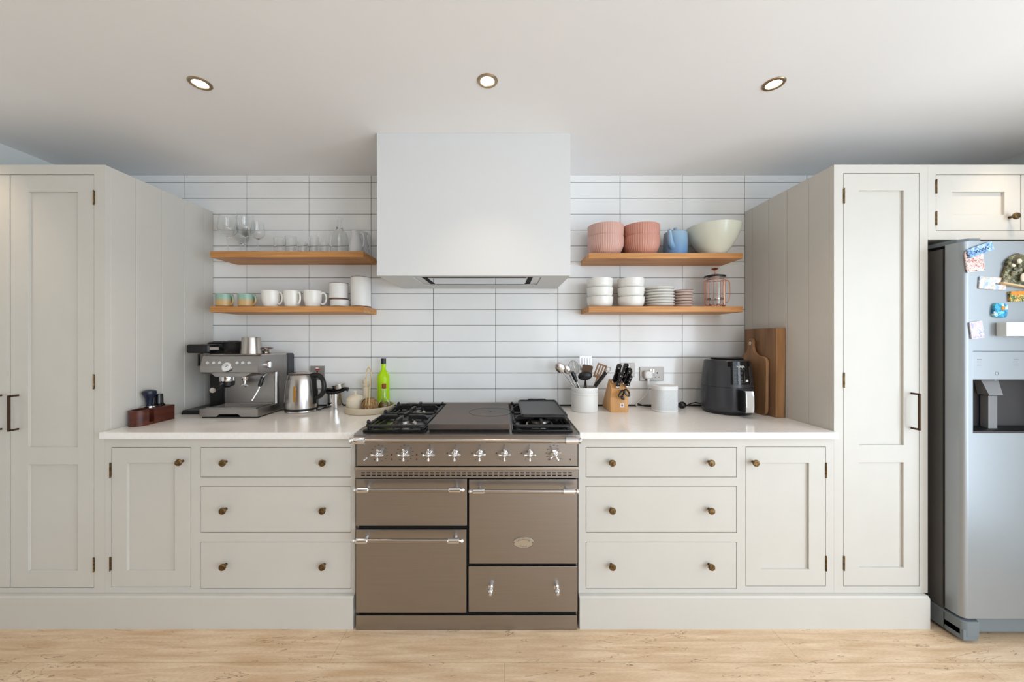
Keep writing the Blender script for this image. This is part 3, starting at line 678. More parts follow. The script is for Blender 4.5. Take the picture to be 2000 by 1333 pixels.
o = build('serving_bowl', MB().lathe([(0, .004), (.056, .0), (.060, .003), (.064, .008), (.090, .040), (.118, .085), (.136, .130), (.144, .166), (.140, .167), (.131, .130), (.113, .085), (.085, .040), (.058, .014), (0, .010)], seg=64), 'greenbowl', local=True)
o.location = (1.225, 2.135-.032, RU); tag(o, 'wide pale green serving bowl at the right end of the upper right shelf', 'bowl')
def white_stack(px, d, which, n=3):
    for k in range(n):
        o = build('cereal_bowl', MB().lathe([(0, .003), (.050, .0), (.058, .002), (.0665, .008), (.0725, .020), (.0745, .036), (.0755, .060), (.0728, .060), (.0718, .036), (.069, .022), (.060, .012), (0, .008)], seg=48), 'white_cer', local=True)
        o.location = (W(px, d)+random.uniform(-.001, .001), d, RL+k*.0535)
        tag(o, ('lowest', 'middle', 'topmost')[k]+' white bowl in the '+which, 'bowl', 'white bowls stacked on the lower right shelf')
white_stack(1171.5, 2.115, 'left stack of three, lower right shelf')
white_stack(1232, 2.115, 'right stack of three, beside the white plates')
def plate_stack(px, d, r, n, sp, m, name, what, grp, rimm=None):
    for k in range(n):
        t = thing(name, what % ordn[k if k < 3 or n < 7 else k], 'plate', (W(px, d)+random.uniform(-.0015, .0015), d, RL+k*sp), group=grp)
        if n == 6: t['label'] = what % (['lowest', 'second from the bottom', 'third from the bottom', 'third from the top', 'second from the top', 'topmost'][k])
        if n == 7 and k == 3: t['label'] = what % 'middle'
        build('dish', MB().lathe([(0, .0035), (r*.58, 0), (r*.62, .002), (r*.86, .006), (r*.975, .0145), (r, sp+.0025), (r*.965, sp+.0035), (r*.93, .0125), (r*.80, .0085), (0, .0075)], seg=48), m, t, local=True)
        if rimm: build('rim_line', MB().lathe([(r*.965, sp+.0038), (r*1.003, sp+.0028), (r*1.0, sp+.0008)], seg=48), rimm, t, local=True)
plate_stack(1288, 2.125, .083, 7, .0163, 'white_cer', 'side_plate', '%s white plate in the stack of larger white plates', 'white plates stacked on the lower right shelf')
plate_stack(1333.5, 2.115, .0555, 6, .0163, 'pinkrim', 'small_plate', '%s small plate in the pinkish brown-rimmed stack', 'small brown-rimmed plates stacked on the lower right shelf', 'rim')
# ---- cafetiere
d = 2.115; x = W(1396, d); r = .052
t = thing('cafetiere', 'glass cafetiere in a copper wire frame at the right end of the lower shelf', 'cafetiere', (x, d, RL))
build('beaker', MB().lathe([(0, .014), (r-.006, .014), (r-.003, .018), (r-.003, .172), (r-.005, .172), (r-.005, .019), (0, .017)], seg=36), 'glass', t, local=True)
b = MB()
for k in range(14):
    a = 2*math.pi*k/14; c, s_ = math.cos(a), math.sin(a)
    b.tube([(c*(r-.012), s_*(r-.012), .008), (c*r, s_*r, .008), (c*(r+.001), s_*(r+.001), .014), (c*(r+.001), s_*(r+.001), .160)], .0016, 6)
for z, rr in ((.008, r+.001), (.160, r+.001)): b.tube([(math.cos(a*math.pi/20)*rr, math.sin(a*math.pi/20)*rr, z) for a in range(40)], .0022, 6, closed=True)
for a in (45, 135, 225, 315):
    c, s_ = math.cos(math.radians(a)), math.sin(math.radians(a)); b.ball((c*r, s_*r, .0055), .0055, seg=10)
build('wire_frame', b, 'copper', t, local=True)
build('handle', MB().tube([(r, -.01, .158), (r+.022, -.012, .155), (r+.028, -.012, .13), (r+.029, -.012, .07), (r+.020, -.01, .035), (r, -.01, .026)], .0026, 8), 'copper', t, local=True)
build('lid', MB().lathe([(0, .196), (.020, .196), (r+.004, .186), (r+.005, .180), (r-.001, .172), (0, .172)], seg=36), 'steel2', t, local=True)
build('lid_band', MB().lathe([(r+.0052, .176), (r+.0062, .180), (r+.0055, .186), (r+.004, .1865)], seg=36), 'black', t, local=True)
build('plunger_knob', MB().cyl((0, 0, .19), (0, 0, .222), .0025, seg=8).lathe([(0, .219), (.009, .220), (.019, .227), (.017, .231), (0, .233)], seg=20), 'copper', t, local=True)
build('filter_disc', MB().lathe([(0, .045), (r-.007, .045), (r-.006, .050), (r-.007, .055), (0, .052)], seg=30), 'steel2', t, local=True)
# ================================================================== ESPRESSO MACHINE
mx0, mx1, my0, my1 = -1.612, -1.302, 1.893, 2.205
t = thing('espresso_machine', 'brushed-steel espresso machine with pressure gauge on the left worktop', 'coffee machine', ((mx0+mx1)/2, my0, CT))
zb, zt = .937, 1.213; yc = 2.055; zh = 1.128
em = t
def rx_(m_, x0, x1, y0, y1, z0, z1, r=.012): m_.prism(rrect(x0, x1, y0, y1, r), 'z', z0, z1, .003, 2)
b = MB(); rx_(b, mx0+.002, mx1-.002, yc, my1, CT+.006, zt-.004, .02)
build('body', b, 'steel', t)
# head: sloping fascia profile (y,z)
b = MB(); b.prism([(my0+.022, zt-.002), (my0+.002, 1.150), (my0+.004, 1.122), (my0+.03, 1.112), (yc+.02, 1.112), (yc+.02, zt-.002)], 'x', mx0, mx1, .004, 2)
b.prism([(mx0+.045, 1.124), (mx0+.075, 1.098), (mx1-.075, 1.098), (mx1-.03, 1.124)], 'y', my0+.012, yc+.01, .003, 1)
hd = build('head', b, 'steel', t)
b = MB(); b.prism([(my0+.02, zt), (my0+.04, zt+.006), (my1-.02, zt+.006), (my1-.006, zt-.006), (my1-.006, zt-.02), (my0+.10, zt-.01)], 'x', mx0+.004, mx1-.004, .003, 2)
build('cup_rail', b, 'steel2', t)
b = MB(); b.prism([(my1-.05, CT+.006), (my1+.012, CT+.006), (my1+.012, zt-.006), (my1-.0, zt+.003), (my1-.05, zt+.003)], 'x', mx0+.006, mx1+.004, .005, 2)
build('water_tank', b, 'greyplastic', t)
b = MB(); b.prism([(mx0, CT+.007), (mx0+.09, CT+.007), (mx0+.105, CT+.02), (mx1-.105, CT+.02), (mx1-.09, CT+.007), (mx1, CT+.007), (mx1, zb-.006), (mx0, zb-.006)], 'y', my0, yc+.01, .003, 2)
b.box(mx0+.003, mx1-.003, my0+.15, my1-.01, CT+.005, CT+.05, .003)
dt = build('drip_tray', b, 'steel', t)
b = MB()
for i in range(15): b.box(mx0+.03+i*.0175, mx0+.04+i*.0175, my0+.025, yc-.015, zb-.0062, zb-.0025, .001)
b.box(mx0+.02, mx1-.02, my0+.015, my0+.021, zb-.0062, zb-.002, .001); b.box(mx0+.02, mx1-.02, yc-.014, yc-.008, zb-.0062, zb-.002, .001)
build('drip_grid', b, 'steel2', dt)
b = MB(); b.box(mx0+.008, mx1-.008, my0+.008, my1-.01, CT, CT+.0075, .002); build('foot', b, 'black', t)
def HP(px, z, off=0):                         # point on the sloping fascia
    y = my0+.002+(z-1.150)/(zt-.002-1.150)*.020; return (W(px, y), y-off, z)
gp = HP(444, 1.152); b = MB().turn([(0, .008), (.021, .008), (.0255, .007), (.027, .0), (.0, 0)], gp, (gp[0], gp[1]-1, gp[2]+.3)); ga = build('pressure_gauge', b, 'chrome', hd)
b = MB().turn([(0, .0092), (.021, .0092), (.021, .008)], gp, (gp[0], gp[1]-1, gp[2]+.3)); build('gauge_face', b, 'markw', ga)
b = MB(); b.tube([(gp[0]-.002, gp[1]-.0105, gp[2]+.002), (gp[0]+.010, gp[1]-.0105, gp[2]+.013)], .0012, 6); b.tube([(gp[0]+.014*math.cos(a/6), gp[1]-.0103+.3*0, gp[2]+.003+.014*math.sin(a/6)) for a in range(2, 18)], .0008, 5); build('gauge_needle', b, 'mark', ga)
for px in (406, 418, 430, 464, 475, 487):
    p = HP(px, 1.174); b = MB().turn([(0, .004), (.008, .004), (.009, .002), (.009, 0), (0, 0)], p, (p[0], p[1]-1, p[2]+.3)); bt = build('button', b, 'chrome', hd)
    build('button_lettering', MB().box(p[0]-.008, p[0]+.008, p[1]-.0012, p[1]+.0005, p[2]-.0165, p[2]-.0145), 'markw', hd)
# steam dial on the right-hand side
y = 2.0; sx = mx1; z = Z(711, y)-.002
build('steam_dial', MB().turn([(0, 0), (.019, 0), (.019, .012), (.017, .016), (0, .016)], (sx-.001, y-.03, z), (sx+1, y-.03, z)).box(sx+.013, sx+.020, y-.033, y-.027, z-.017, z+.017, .001), 'chrome', t)
# group head, portafilter, spout, steam wand
gx = W(443, 1.96); gy = 1.965
build('group_head', MB().lathe([(0, 0), (.034, 0), (.036, .006), (.036, .03), (0, .03)], (gx, gy, 1.070), 30), 'chrome', t)
b = MB().lathe([(0, -.034), (.010, -.034), (.020, -.028), (.032, -.022), (.034, 0), (0, 0)], (gx, gy, 1.0695), 30)
pf = build('portafilter', b, 'black', t)
b = MB().tube([(gx, gy-.03, 1.058), (gx+.006, gy-.06, 1.054), (gx+.016, gy-.09, 1.046), (gx+.022, gy-.125, 1.038)], [.009, .012, .0145, .0155], 14); build('handle', b, 'black', pf)
b = MB().turn([(0, 0), (.0145, 0), (.0135, .004), (0, .0055)], (gx+.022, gy-.125, 1.038), (gx+.19, gy-1.125, .97)); build('handle_cap', b, 'steel2', pf)
gx2 = W(487, 1.97)
b = MB().lathe([(0, 0), (.012, 0), (.016, .010), (.017, .03), (0, .03)], (gx2-.02, gy, 1.072), 20); b.tube([(gx2-.02, gy, 1.075), (gx2-.02, gy-.002, 1.055), (gx2-.01, gy-.01, 1.042)], [.006, .005, .004], 10); b.tube([(gx2-.034, gy-.01, 1.046), (gx2-.022, gy-.014, 1.052), (gx2-.004, gy-.014, 1.052), (gx2+.006, gy-.01, 1.044)], .0036, 8)
build('hot_water_spout', b, 'chrome', t)
wx = W(511, 1.95)
b = MB().tube([(wx+.002, 1.985, 1.112), (wx+.003, 1.965, 1.10), (wx, 1.955, 1.085), (wx-.012, 1.945, 1.03), (wx-.032, 1.925, .975)], [.007, .006, .0045, .0045, .0045], 12).ball((wx-.033, 1.924, .972), .0062, seg=12); sw = build('steam_wand', b, 'chrome', t)
build('wand_grip', MB().tube([(wx+.002, 1.957, 1.094), (wx-.006, 1.950, 1.058), (wx-.010, 1.947, 1.042)], [.0095, .011, .0085], 12), 'black', sw)
# bean hopper
hx, hy = W(453, 2.07), 2.085
b = MB().lathe([(0, 0), (.035, 0), (.038, .010), (.052, .045), (.055, .058), (.051, .058), (.036, .012), (0, .006)], (hx, hy, zt+.006), 36); hp = build('bean_hopper', b, 'smoke', t)
build('hopper_lid', MB().lathe([(0, .073), (.028, .073), (.034, .069), (.054, .067), (.057, .064), (.056, .0585), (0, .0585)], (hx, hy, zt+.006), 36), 'black', hp)
build('beans', MB().lathe([(0, .03), (.040, .028), (.0345, .0125), (0, .0070)], (hx, hy, zt+.006), 30), mat('coffee_beans', (52, 32, 20), .5), hp)
# steel milk jug upside down on the machine
x, y = W(491, 2.03), 2.03
b = MB().lathe([(.054, 0), (.054, .002), (.049, .045), (.0455, .088), (.044, .092), (0, .093), (0, .0915), (.0425, .090), (.0475, .045), (.0525, 0)], (0, 0, 0), 36); o = build('milk_pitcher', b, 'steel2', local=True); o.location = (x, y, zt+.0065)
tag(o, 'plain steel pitcher standing upside down on the espresso machine', 'pitcher')
x, y = W(521, 2.08), 2.08; t = thing('tamper', 'small steel tamper lying at the back right of the espresso machine top', 'tamper', (x, y, zt+.0065))
build('base', MB().lathe([(0, 0), (.022, 0), (.024, .004), (.018, .014), (.012, .02), (0, .02)], seg=28), 'chrome', t, local=True)
build('rim', MB().lathe([(0, .020), (.014, .0205), (.030, .026), (.033, .031), (.030, .034), (0, .033)], seg=28), 'steel2', t, local=True)
# tall black appliance behind the espresso machine
d0 = 1.985; x0 = W(353, d0); t = thing('milk_mixer', 'slim black upright appliance in the left corner behind the espresso machine', 'appliance', (x0+.06, d0+.1, CT))
b = MB().prism([(d0, CT), (d0+.012, CT+.022), (2.20, CT+.026), (2.20, CT)], 'x', x0, x0+.135, .003, 2); build('base_plate', b, 'black', t)
cxa = W(409, 2.14); b = MB(); rx_(b, cxa, cxa+.105, 2.13, 2.215, CT+.022, 1.262, .02); build('column', b, 'black', t)
b = MB(); hz0, hz1 = Z(690, 2.01), Z(673, 2.01); b.prism(rrect(W(369, 2.01), W(404, 2.01)+.03, 1.985, 2.06, .02), 'z', hz0, hz1, .008, 3); b.prism(rrect(W(400, 2.1), -1.652, 2.05, 2.20, .02), 'z', 1.245, 1.272, .006, 3); b.lathe([(0, 0), (.05, 0), (.052, .006), (.040, .014), (0, .017)], (W(424, 2.13), 2.14, 1.271), 28)
mh = build('mixer_head', b, 'black', t)
sx, sy = W(388, 2.02), 2.022; build('nozzle', MB().cyl((sx, sy, hz0+.002), (sx, sy, Z(715, 2.02)), .0055, seg=12), 'black', t)
build('collar', MB().lathe([(0, 0), (.016, 0), (.020, .005), (0, .005)], (sx, sy, hz0-.0052), 20), 'steel2', t)
build('metal_band', MB().box(W(398, 2.0), W(428, 2.0), 1.995, 2.003, Z(684, 2.0), Z(678, 2.0), .001), 'steel2', mh)
# ---- wooden tamping station
sx0, sx1, sy0, sy1 = -1.808, -1.733, 1.70, 1.885; h = .076
t = thing('tamping_station', 'dark wooden tool holder against the left cupboard side, front of the worktop', 'holder', ((sx0+sx1)/2, sy0, CT))
r = (sx1-sx0)/2; cx = (sx0+sx1)/2
def cshape(r_in):
    P_ = []
    for i in range(25):
        a = math.pi+math.pi*i/24; P_.append((cx+r*math.cos(a), sy0+r+r*math.sin(a)))
    P_ += [(sx1, sy0+r+.012), (sx1-.012, sy0+r+.012)]
    for i in range(25):
        a = 2*math.pi-math.pi*i/24; P_.append((cx+r_in*math.cos(a), sy0+r+r_in*math.sin(a)))
    P_ += [(sx0+.006, sy0+2*r+.01), (sx0, sy0+2*r+.01)]
    return P_
b = MB(); b.prism(cshape(r-.010), 'z', CT, CT+h, 0); b.box(sx0+.004, sx1-.004, sy0+r, sy0+2*r+.02, CT, CT+.012)
b.box(sx0, sx1, sy0+2*r, sy1, CT, CT+h, .002)
build('block', b, 'darkwood', t)
tx, ty = W(285, 1.795), 1.80; tx = max(tx, -1.783)
t = thing('coffee_tamper', 'navy-handled tamper standing in the dark wooden holder', 'tamper', (tx, ty, CT+h))
build('handle', MB().lathe([(0, .012), (.012, .012), (.0145, .03), (.0165, .045), (.024, .060), (.0285, .072), (.026, .082), (.014, .087), (0, .088)], seg=30), 'navy', t, local=True)
build('base', MB().lathe([(0, 0.0005), (.029, 0.0005), (.029, .008), (.018, .011), (0, .012)], seg=30), 'chrome', t, local=True)
tx, ty = W(309, 1.85), 1.85
o = build('dosing_tool', MB().lathe([(0, 0.0005), (.024, 0.0005), (.024, .005), (.018, .012), (.0165, .055), (.015, .060), (0, .060)], seg=30), 'blackgloss', local=True); o.location = (max(tx, -1.783), ty, CT+h)
tag(o, 'short black cylindrical tool standing behind the navy tamper', 'coffee tool')
# ================================================================== KETTLE
kx, ky = W(588, 2.08), 2.085
t = thing('kettle', 'brushed-steel electric kettle with black handle beside the espresso machine', 'kettle', (kx, ky, CT), math.radians(-12))
build('power_base', MB().lathe([(0, 0), (.083, 0), (.085, .004), (.083, .012), (0, .012)], seg=40), 'steel2', t, local=True)
build('base_ring', MB().lathe([(0, .0125), (.087, .0125), (.089, .018), (.088, .024), (0, .024)], seg=40), 'black', t, local=True)
bd_ = build('jug_body', MB().lathe([(0, .0245), (.088, .0245), (.0885, .06), (.085, .13), (.078, .185), (.070, .212), (.066, .218), (0, .218)], seg=48), 'steel2', t, local=True)
build('lid', MB().lathe([(0, .232), (.010, .232), (.03, .228), (.058, .224), (.066, .2185), (0, .2185)], seg=40), 'steel2', t, local=True)
build('lid_seal', MB().lathe([(.0655, .2185), (.0685, .2165), (.0695, .2135), (.068, .2155)], seg=40), 'black', t, local=True)
build('spout', MB().loft([[(-.066, -.018, .216), (-.066, .018, .216), (-.075, .012, .17), (-.075, -.012, .17)], [(-.086, -.006, .217), (-.086, .006, .217), (-.080, .003, .18), (-.080, -.003, .18)]]), 'steel2', t, local=True)
b = MB().tube([(.062, 0, .205), (.085, 0, .212), (.118, 0, .208), (.140, 0, .188), (.149, 0, .155), (.146, 0, .120), (.128, 0, .095), (.104, 0, .083), (.085, 0, .078)], [.013, .014, .014, .013, .0135, .0135, .013, .012, .012], 14); b.box(.070, .092, -.014, .014, .045, .212, .004)
build('handle', b, 'black', t, local=True)
a0 = math.radians(288)
M0 = Matrix.Rotation(a0, 4, 'Z'); b = MB(); b.M = M0; b.box(.0805, .0895, -.007, .007, .065, .152, .003); build('water_window', b, 'amber', t, local=True)
tag(build('kettle_cable', MB().tube([(kx+.092, ky+.01, CT+.006), (kx+.095, ky+.03, CT+.005), (kx+.095, ky+.07, CT+.005), (kx+.095, ky+.11, CT+.006), (kx+.085, ky+.14, CT+.03), (kx+.08, ky+.147, CT+.10)], .0035, 8), 'black'), 'black power cable on the worktop behind the kettle', 'cable')
# sockets
def socket(px0, px1, py0, label, double=False, sw=True):
    x0 = W(px0, WY); x1 = x0+(.147 if double else .087); z1 = Z(py0, WY); z0 = z1-.087
    t = thing('wall_socket', label, 'socket', ((x0+x1)/2, WY, z0))
    pl = build('face_plate', MB().box(x0, x1, WY-.009, WY-.0003, z0, z1, .002), 'socket', t); y = WY-.0095
    cs = [x0+.040, x1-.040] if double else [x0+.0435]
    b = MB()
    if sw:
        for i, c in enumerate(cs):
            s_ = 1 if i == 0 else -1
            b.box(c-.0035, c+.0035, y, y+.002, z0+.046, z0+.054)
            for q in (-.011, .011): b.box(c+q-.004, c+q+.004, y, y+.002, z0+.022, z0+.0265)
    else: b.cyl((x0+.0435, y, z0+.0435), (x0+.0435, y+.002, z0+.0435), .006, seg=16)
    build('pin_hole', b, 'dark', pl)
    b = MB()
    if double:
        for c in ((x0+x1)/2-.009, (x0+x1)/2+.009): b.box(c-.006, c+.006, y-.003, y+.001, z0+.050, z0+.074, .001)
    else: b.box(x0+.035, x0+.052, y-.003, y+.001, z0+.060, z0+.078, .001)
    build('rocker_switch', b, 'steel2' if double else 'plug', pl)
    return t, x0, z0
socket(607.5, 634, 715, 'single steel wall socket behind the kettle')
b = MB(); x = W(622, WY); z = Z(722, WY); b.box(x-.012, x+.012, WY-.0135, WY-.0105, z-.004, z+.004); 
o = [c for c in COL.objects if c.name.startswith('wall_socket')][0]; build('neon_light', b, 'red', o)
socket(1212, 1239, 709.5, 'single steel wall socket behind the knife block')
t, x0, z0 = socket(1249, 1295, 717, 'double steel wall socket with a white plug in its left half', True)
# white plug + cable
t = thing('white_plug', 'white plug with white cable in the double wall socket', 'plug', (x0+.045, WY-.01, z0+.03))
b = MB(); b.loft([[(x0+.045+p[0]*k_, y_, z0+.038+p[1]*k_) for p in rrect(-.025, .025, -.022, .026, .014)] for y_, k_ in ((WY-.0103, 1), (WY-.030, 1), (WY-.036, .9), (WY-.039, .7))]); build('plug_body', b, 'plug', t)
b = MB().box(x0+.037, x0+.053, WY-.032, WY-.015, z0-.03, z0+.02, .005); b.tube([(x0+.045, WY-.024, z0-.028), (x0+.045, WY-.022, z0-.06), (x0+.038, WY-.018, z0-.085), (x0+.010, WY-.014, z0-.110), (x0-.02, WY-.014, z0-.14), (x0-.025, WY-.018, CT+.006), (x0+.0, WY-.05, CT+.004), (x0+.045, WY-.06, CT+.004)], .0028, 8)
build('cable', b, 'plug', t)
# ---- knock box / steel jug
jx, jy = onC(655, 799); jy += .045; jx = W(656, jy)
t = thing('knock_out_jug', 'small steel knock-out cup with a black rubber collar, right of the kettle', 'cup', (jx, jy, CT))
build('cup', MB().lathe([(0, 0), (.046, 0), (.048, .004), (.0485, .100), (.046, .100), (.0455, .006), (0, .005)], seg=36), 'chrome', t, local=True)
b = MB(); P_ = [(.050*math.cos(a*math.pi/20), .050*math.sin(a*math.pi/20), .103+.010*math.cos(a*math.pi/20-1.2)) for a in range(40)]; b.tube(P_, .0075, 8, closed=True); b.tube([(-.068, -.01, .108), (-.050, -.008, .112), (0, 0, .104), (.050, .008, .112), (.072, .01, .108)], [.012, .009, .008, .010, .013], 10)
build('rubber_collar', b, 'black', t, local=True)
t = thing('filter_disc', 'tilted grey steel basket resting in the knock-out cup', 'filter basket', (jx+.018, jy, CT+.125), rot=(0, math.radians(-14), 0))
build('basket', MB().lathe([(0, -.012), (.030, -.012), (.034, .010), (.040, .012), (.040, .014), (.033, .0135), (.028, -.010), (0, -.010)], seg=32), 'steel2', t, local=True)
# ---- round tray with its things
tx, ty, tr = -.785, 2.095, .138
t = thing('serving_tray', 'round beige tray with a raised rim beside the cooker', 'tray', (tx, ty, CT))
build('tray', MB().lathe([(0, 0), (tr-.004, 0), (tr, .003), (tr, .033), (tr-.002, .035), (tr-.006, .034), (tr-.007, .008), (0, .006)], seg=64), 'traym', t, local=True)
TZ = CT+.0065
x = -.862; y = 2.075
t = thing('lidded_jar', 'cream lidded jar at the left of the beige tray', 'jar', (x, y, TZ))
build('jar', MB().lathe([(0, 0), (.045, 0), (.048, .006), (.050, .05), (.048, .062), (0, .062)], seg=40), 'cream', t, local=True)
build('lid', MB().lathe([(0, .0625), (.0495, .0625), (.048, .068), (.036, .084), (.014, .091), (.006, .094), (.005, .100), (.009, .107), (.006, .113), (0, .114)], seg=36), 'cream', t, local=True)
x, y = W(714, 2.175), 2.18
t = thing('pepper_mill', 'cream mill with a ball top at the back of the beige tray', 'mill', (x, y, TZ))
build('mill_body', MB().lathe([(0, 0), (.021, 0), (.022, .05), (.018, .085), (.017, .12), (0, .12)], seg=28), 'cream', t, local=True)
build('mill_top', MB().lathe([(0, .1205), (.014, .1205), (.020, .128), (.021, .136), (.014, .141), (.019, .149), (.020, .158), (.013, .168), (.005, .171), (.006, .176), (0, .179)], seg=28), 'cream', t, local=True)
x, y = W(721.5, 2.02), 2.022
t = thing('dish_brush', 'wooden dish brush with a tall wire loop handle, front of the beige tray', 'brush', (x, y, TZ))
build('brush_head', MB().lathe([(0, .0), (.030, .002), (.042, .018), (.044, .038), (.036, .062), (.020, .076), (0, .080)], (-.004, .018, 0), 30), 'bristle', t, local=True)
build('handle', MB().tube([(-.012, -.022, .004), (-.011, -.018, .12), (-.013, -.012, .21), (-.010, -.010, .238), (0, -.010, .252), (.010, -.010, .238), (.012, -.012, .21), (.007, -.018, .12), (.004, -.022, .004)], .0034, 8), 'palewood', t, local=True)
build('wire_rings', MB().tube([(-.020+.03*math.cos(a*math.pi/12), .02, .042+.032*math.sin(a*math.pi/12)) for a in range(24)], .0022, 6, closed=True).tube([(-.018+.03*math.cos(a*math.pi/12), .03, .040+.032*math.sin(a*math.pi/12)) for a in range(24)], .0022, 6, closed=True), 'mark', t, local=True)
x, y = W(750, 2.10)+.004, 2.10
t = thing('oil_flask', 'round-bellied glass flask of olive oil with a cork, right side of the tray', 'bottle', (x-.004, y, TZ))
build('flask', MB().lathe([(0, 0), (.031, 0), (.0345, .006), (.0352, .022), (.030, .042), (.018, .058), (.012, .072), (.011, .125), (.014, .130), (.010, .130), (.0088, .125), (.0095, .074), (.015, .058), (.0275, .040), (.0332, .022), (.0322, .008), (0, .005)], seg=36), 'glass', t, local=True)
build('oil', MB().lathe([(0, .0055), (.0318, .0075), (.0326, .022), (.0268, .039), (.022, .044), (0, .044)], seg=36), 'oil', t, local=True)
build('cork', MB().lathe([(0, .120), (.0085, .121), (.012, .131), (.0125, .150), (0, .151)], seg=20), 'cork', t, local=True)
x, y = W(749, 2.172), 2.172
t = thing('oil_bottle', 'tall lime-green glass bottle with black cap, behind the oil flask', 'bottle', (x, y, TZ))
build('bottle', MB().lathe([(0, 0), (.034, 0), (.036, .004), (.036, .175), (.034, .195), (.024, .212), (.0145, .225), (.0135, .262), (0, .262)], seg=36), 'lime', t, local=True)
build('cap', MB().lathe([(0, .2625), (.0145, .2625), (.0150, .264), (.0150, .295), (0, .296)], seg=24), 'black', t, local=True)
# ================================================================== RIGHT WORKTOP
# crock
cx, cy, cr, chh = W(1141.5, 2.095), 2.095, .0755, .140
o = build('utensil_crock', MB().lathe([(0, 0), (cr-.004, 0), (cr, .005), (cr, chh-.048), (cr-.0025, chh-.046), (cr-.0025, chh-.043), (cr, chh-.041), (cr, chh-.034), (cr-.0025, chh-.032), (cr-.0025, chh-.029), (cr, chh-.027), (cr, chh-.020), (cr+.0015, chh-.018), (cr+.0018, chh-.004), (cr, chh), (cr-.004, chh), (cr-.005, .010), (0, .008)], seg=56), 'white_cer2', local=True)
o.location = (cx, cy, CT); tag(o, 'white ceramic crock full of cooking utensils, right of the cooker', 'crock')
GU = 'utensils standing in the white crock'
def U(px, py, d=2.09): return Vector((W(px, d), d, Z(py, d)))
def utensil(name, label, cat, foot, top, d, parts):
    """foot = offset inside the crock, top = head position; local z runs along the shaft"""
    f = Vector((cx+foot[0], cy+foot[1], CT+.0115)); tp = U(top[0], top[1], d); q = (tp-f).to_track_quat('Z', 'X')
    t = bpy.data.objects.new(name, None); COL.objects.link(t); t.location = f; t.rotation_euler = q.to_euler(); tag(t, label, cat, GU)
    L = (tp-f).length; M0 = Matrix.Translation(f) @ q.to_matrix().to_4x4()
    # face heads toward the viewer: rotate local x to world x
    loc_x = q.inverted() @ Vector((1, 0, 0)); ang = math.atan2(loc_x.y, loc_x.x)
    for nm, fn, m in parts:
        b = MB(); b.M = Matrix.Rotation(ang, 4, 'Z'); fn(b, L); build(nm, b, m, t, local=True)
def paddle(x0, x1, z0, z1, y=0, th=.0025, r=.012, slots=0):
    def fn(b, L):
        if not slots: b.prism(rrect(x0, x1, L+z0, L+z1, r), 'y', y-th/2, y+th/2, .0006, 1); return
        n = slots; wd = (x1-x0); bw = wd/(2*n+1)
        for i in range(n+1): b.box(x0+i*2*bw, x0+i*2*bw+bw, y-th/2, y+th/2, L+z0+.012, L+z1-.004, .0006)
        b.box(x0, x1, y-th/2, y+th/2, L+z0, L+z0+.016, .0008); b.box(x0, x1, y-th/2, y+th/2, L+z1-.010, L+z1, .0008)
    return fn
def shaft(z0, r, r2=None): return lambda b, L: b.cyl((0, 0, 0), (0, 0, L+z0), r, r2 or r, 12)
utensil('slotted_spoon', 'steel slotted spoon leaning furthest left in the crock', 'spoon', (.03, -.005), (1094, 719), 2.075,
        [('shaft', shaft(-.02, .0032), 'steel2'), ('bowl', lambda b, L: b.ball((0, .002, L), .026, (1, .28, 1.25), 20), 'steel2')])
utensil('serving_spoon', 'steel spoon just right of the slotted spoon in the crock', 'spoon', (.02, .02), (1107, 722), 2.11,
        [('shaft', shaft(-.02, .0032), 'steel2'), ('bowl', lambda b, L: b.ball((0, .002, L), .021, (1, .28, 1.4), 20), 'steel2')])
def whisk_head(b, L):
    for k in range(4):
        a = k*math.pi/4; P_ = [(.030*math.sin(math.pi*s_/12)*math.cos(a)*(1 if True else 0), .030*math.sin(math.pi*s_/12)*math.sin(a), L-.075+.085*(1-math.cos(math.pi*s_/12))/2) for s_ in range(13)]
        P2 = [(-p[0], -p[1], p[2]) for p in P_[::-1]]; b.tube(P_+P2[1:], .0011, 5)
utensil('balloon_whisk', 'steel balloon whisk with loops up at the back left of the crock', 'whisk', (.0, .052), (1118, 708), 2.13,
        [('shaft', shaft(-.07, .005), 'steel2'), ('wire_loops', whisk_head, 'steel2')])
utensil('black_handled_tool', 'utensil with its thick black handle pointing up, left of centre in the crock', 'utensil', (.02, -.045), (1117.5, 727), 2.04,
        [('shaft', shaft(-.06, .003), 'steel2'), ('handle', lambda b, L: b.turn([(0, 0), (.008, .002), (.0105, .02), (.011, .05), (.009, .062), (0, .066)], (0, 0, L-.062), (0, 0, L+1)), 'black')])
utensil('fish_slice', 'white slotted slice standing tallest at the back of the crock', 'spatula', (.02, .035), (1144, 708), 2.14,
        [('shaft', shaft(-.03, .0038), 'steel2'), ('blade', paddle(-.036, .036, -.048, .036, slots=4), K['bright'])])
utensil('turner', 'dark bronze turner in the middle of the crock, in front of the white slice', 'spatula', (-.022, .005), (1147, 722), 2.10,
        [('shaft', shaft(-.02, .0035), 'black'), ('blade', paddle(-.031, .031, -.026, .026, r=.010), K['bronze'])])
utensil('ladle', 'black ladle head lowest in the middle of the crock', 'ladle', (.020, .012), (1143, 735), 2.04,
        [('shaft', shaft(-.02, .0038), 'black'), ('bowl', lambda b, L: b.ball((0, .002, L), .034, (1.2, .6, .80), 24), 'black')])
utensil('wooden_spatula', 'brown wooden slotted spatula on the right of the crock', 'spatula', (.012, .022), (1172, 725), 2.10,
        [('shaft', shaft(-.02, .0045), 'paddle'), ('blade', paddle(-.028, .028, -.045, .042, th=.005, slots=3), 'paddle')])
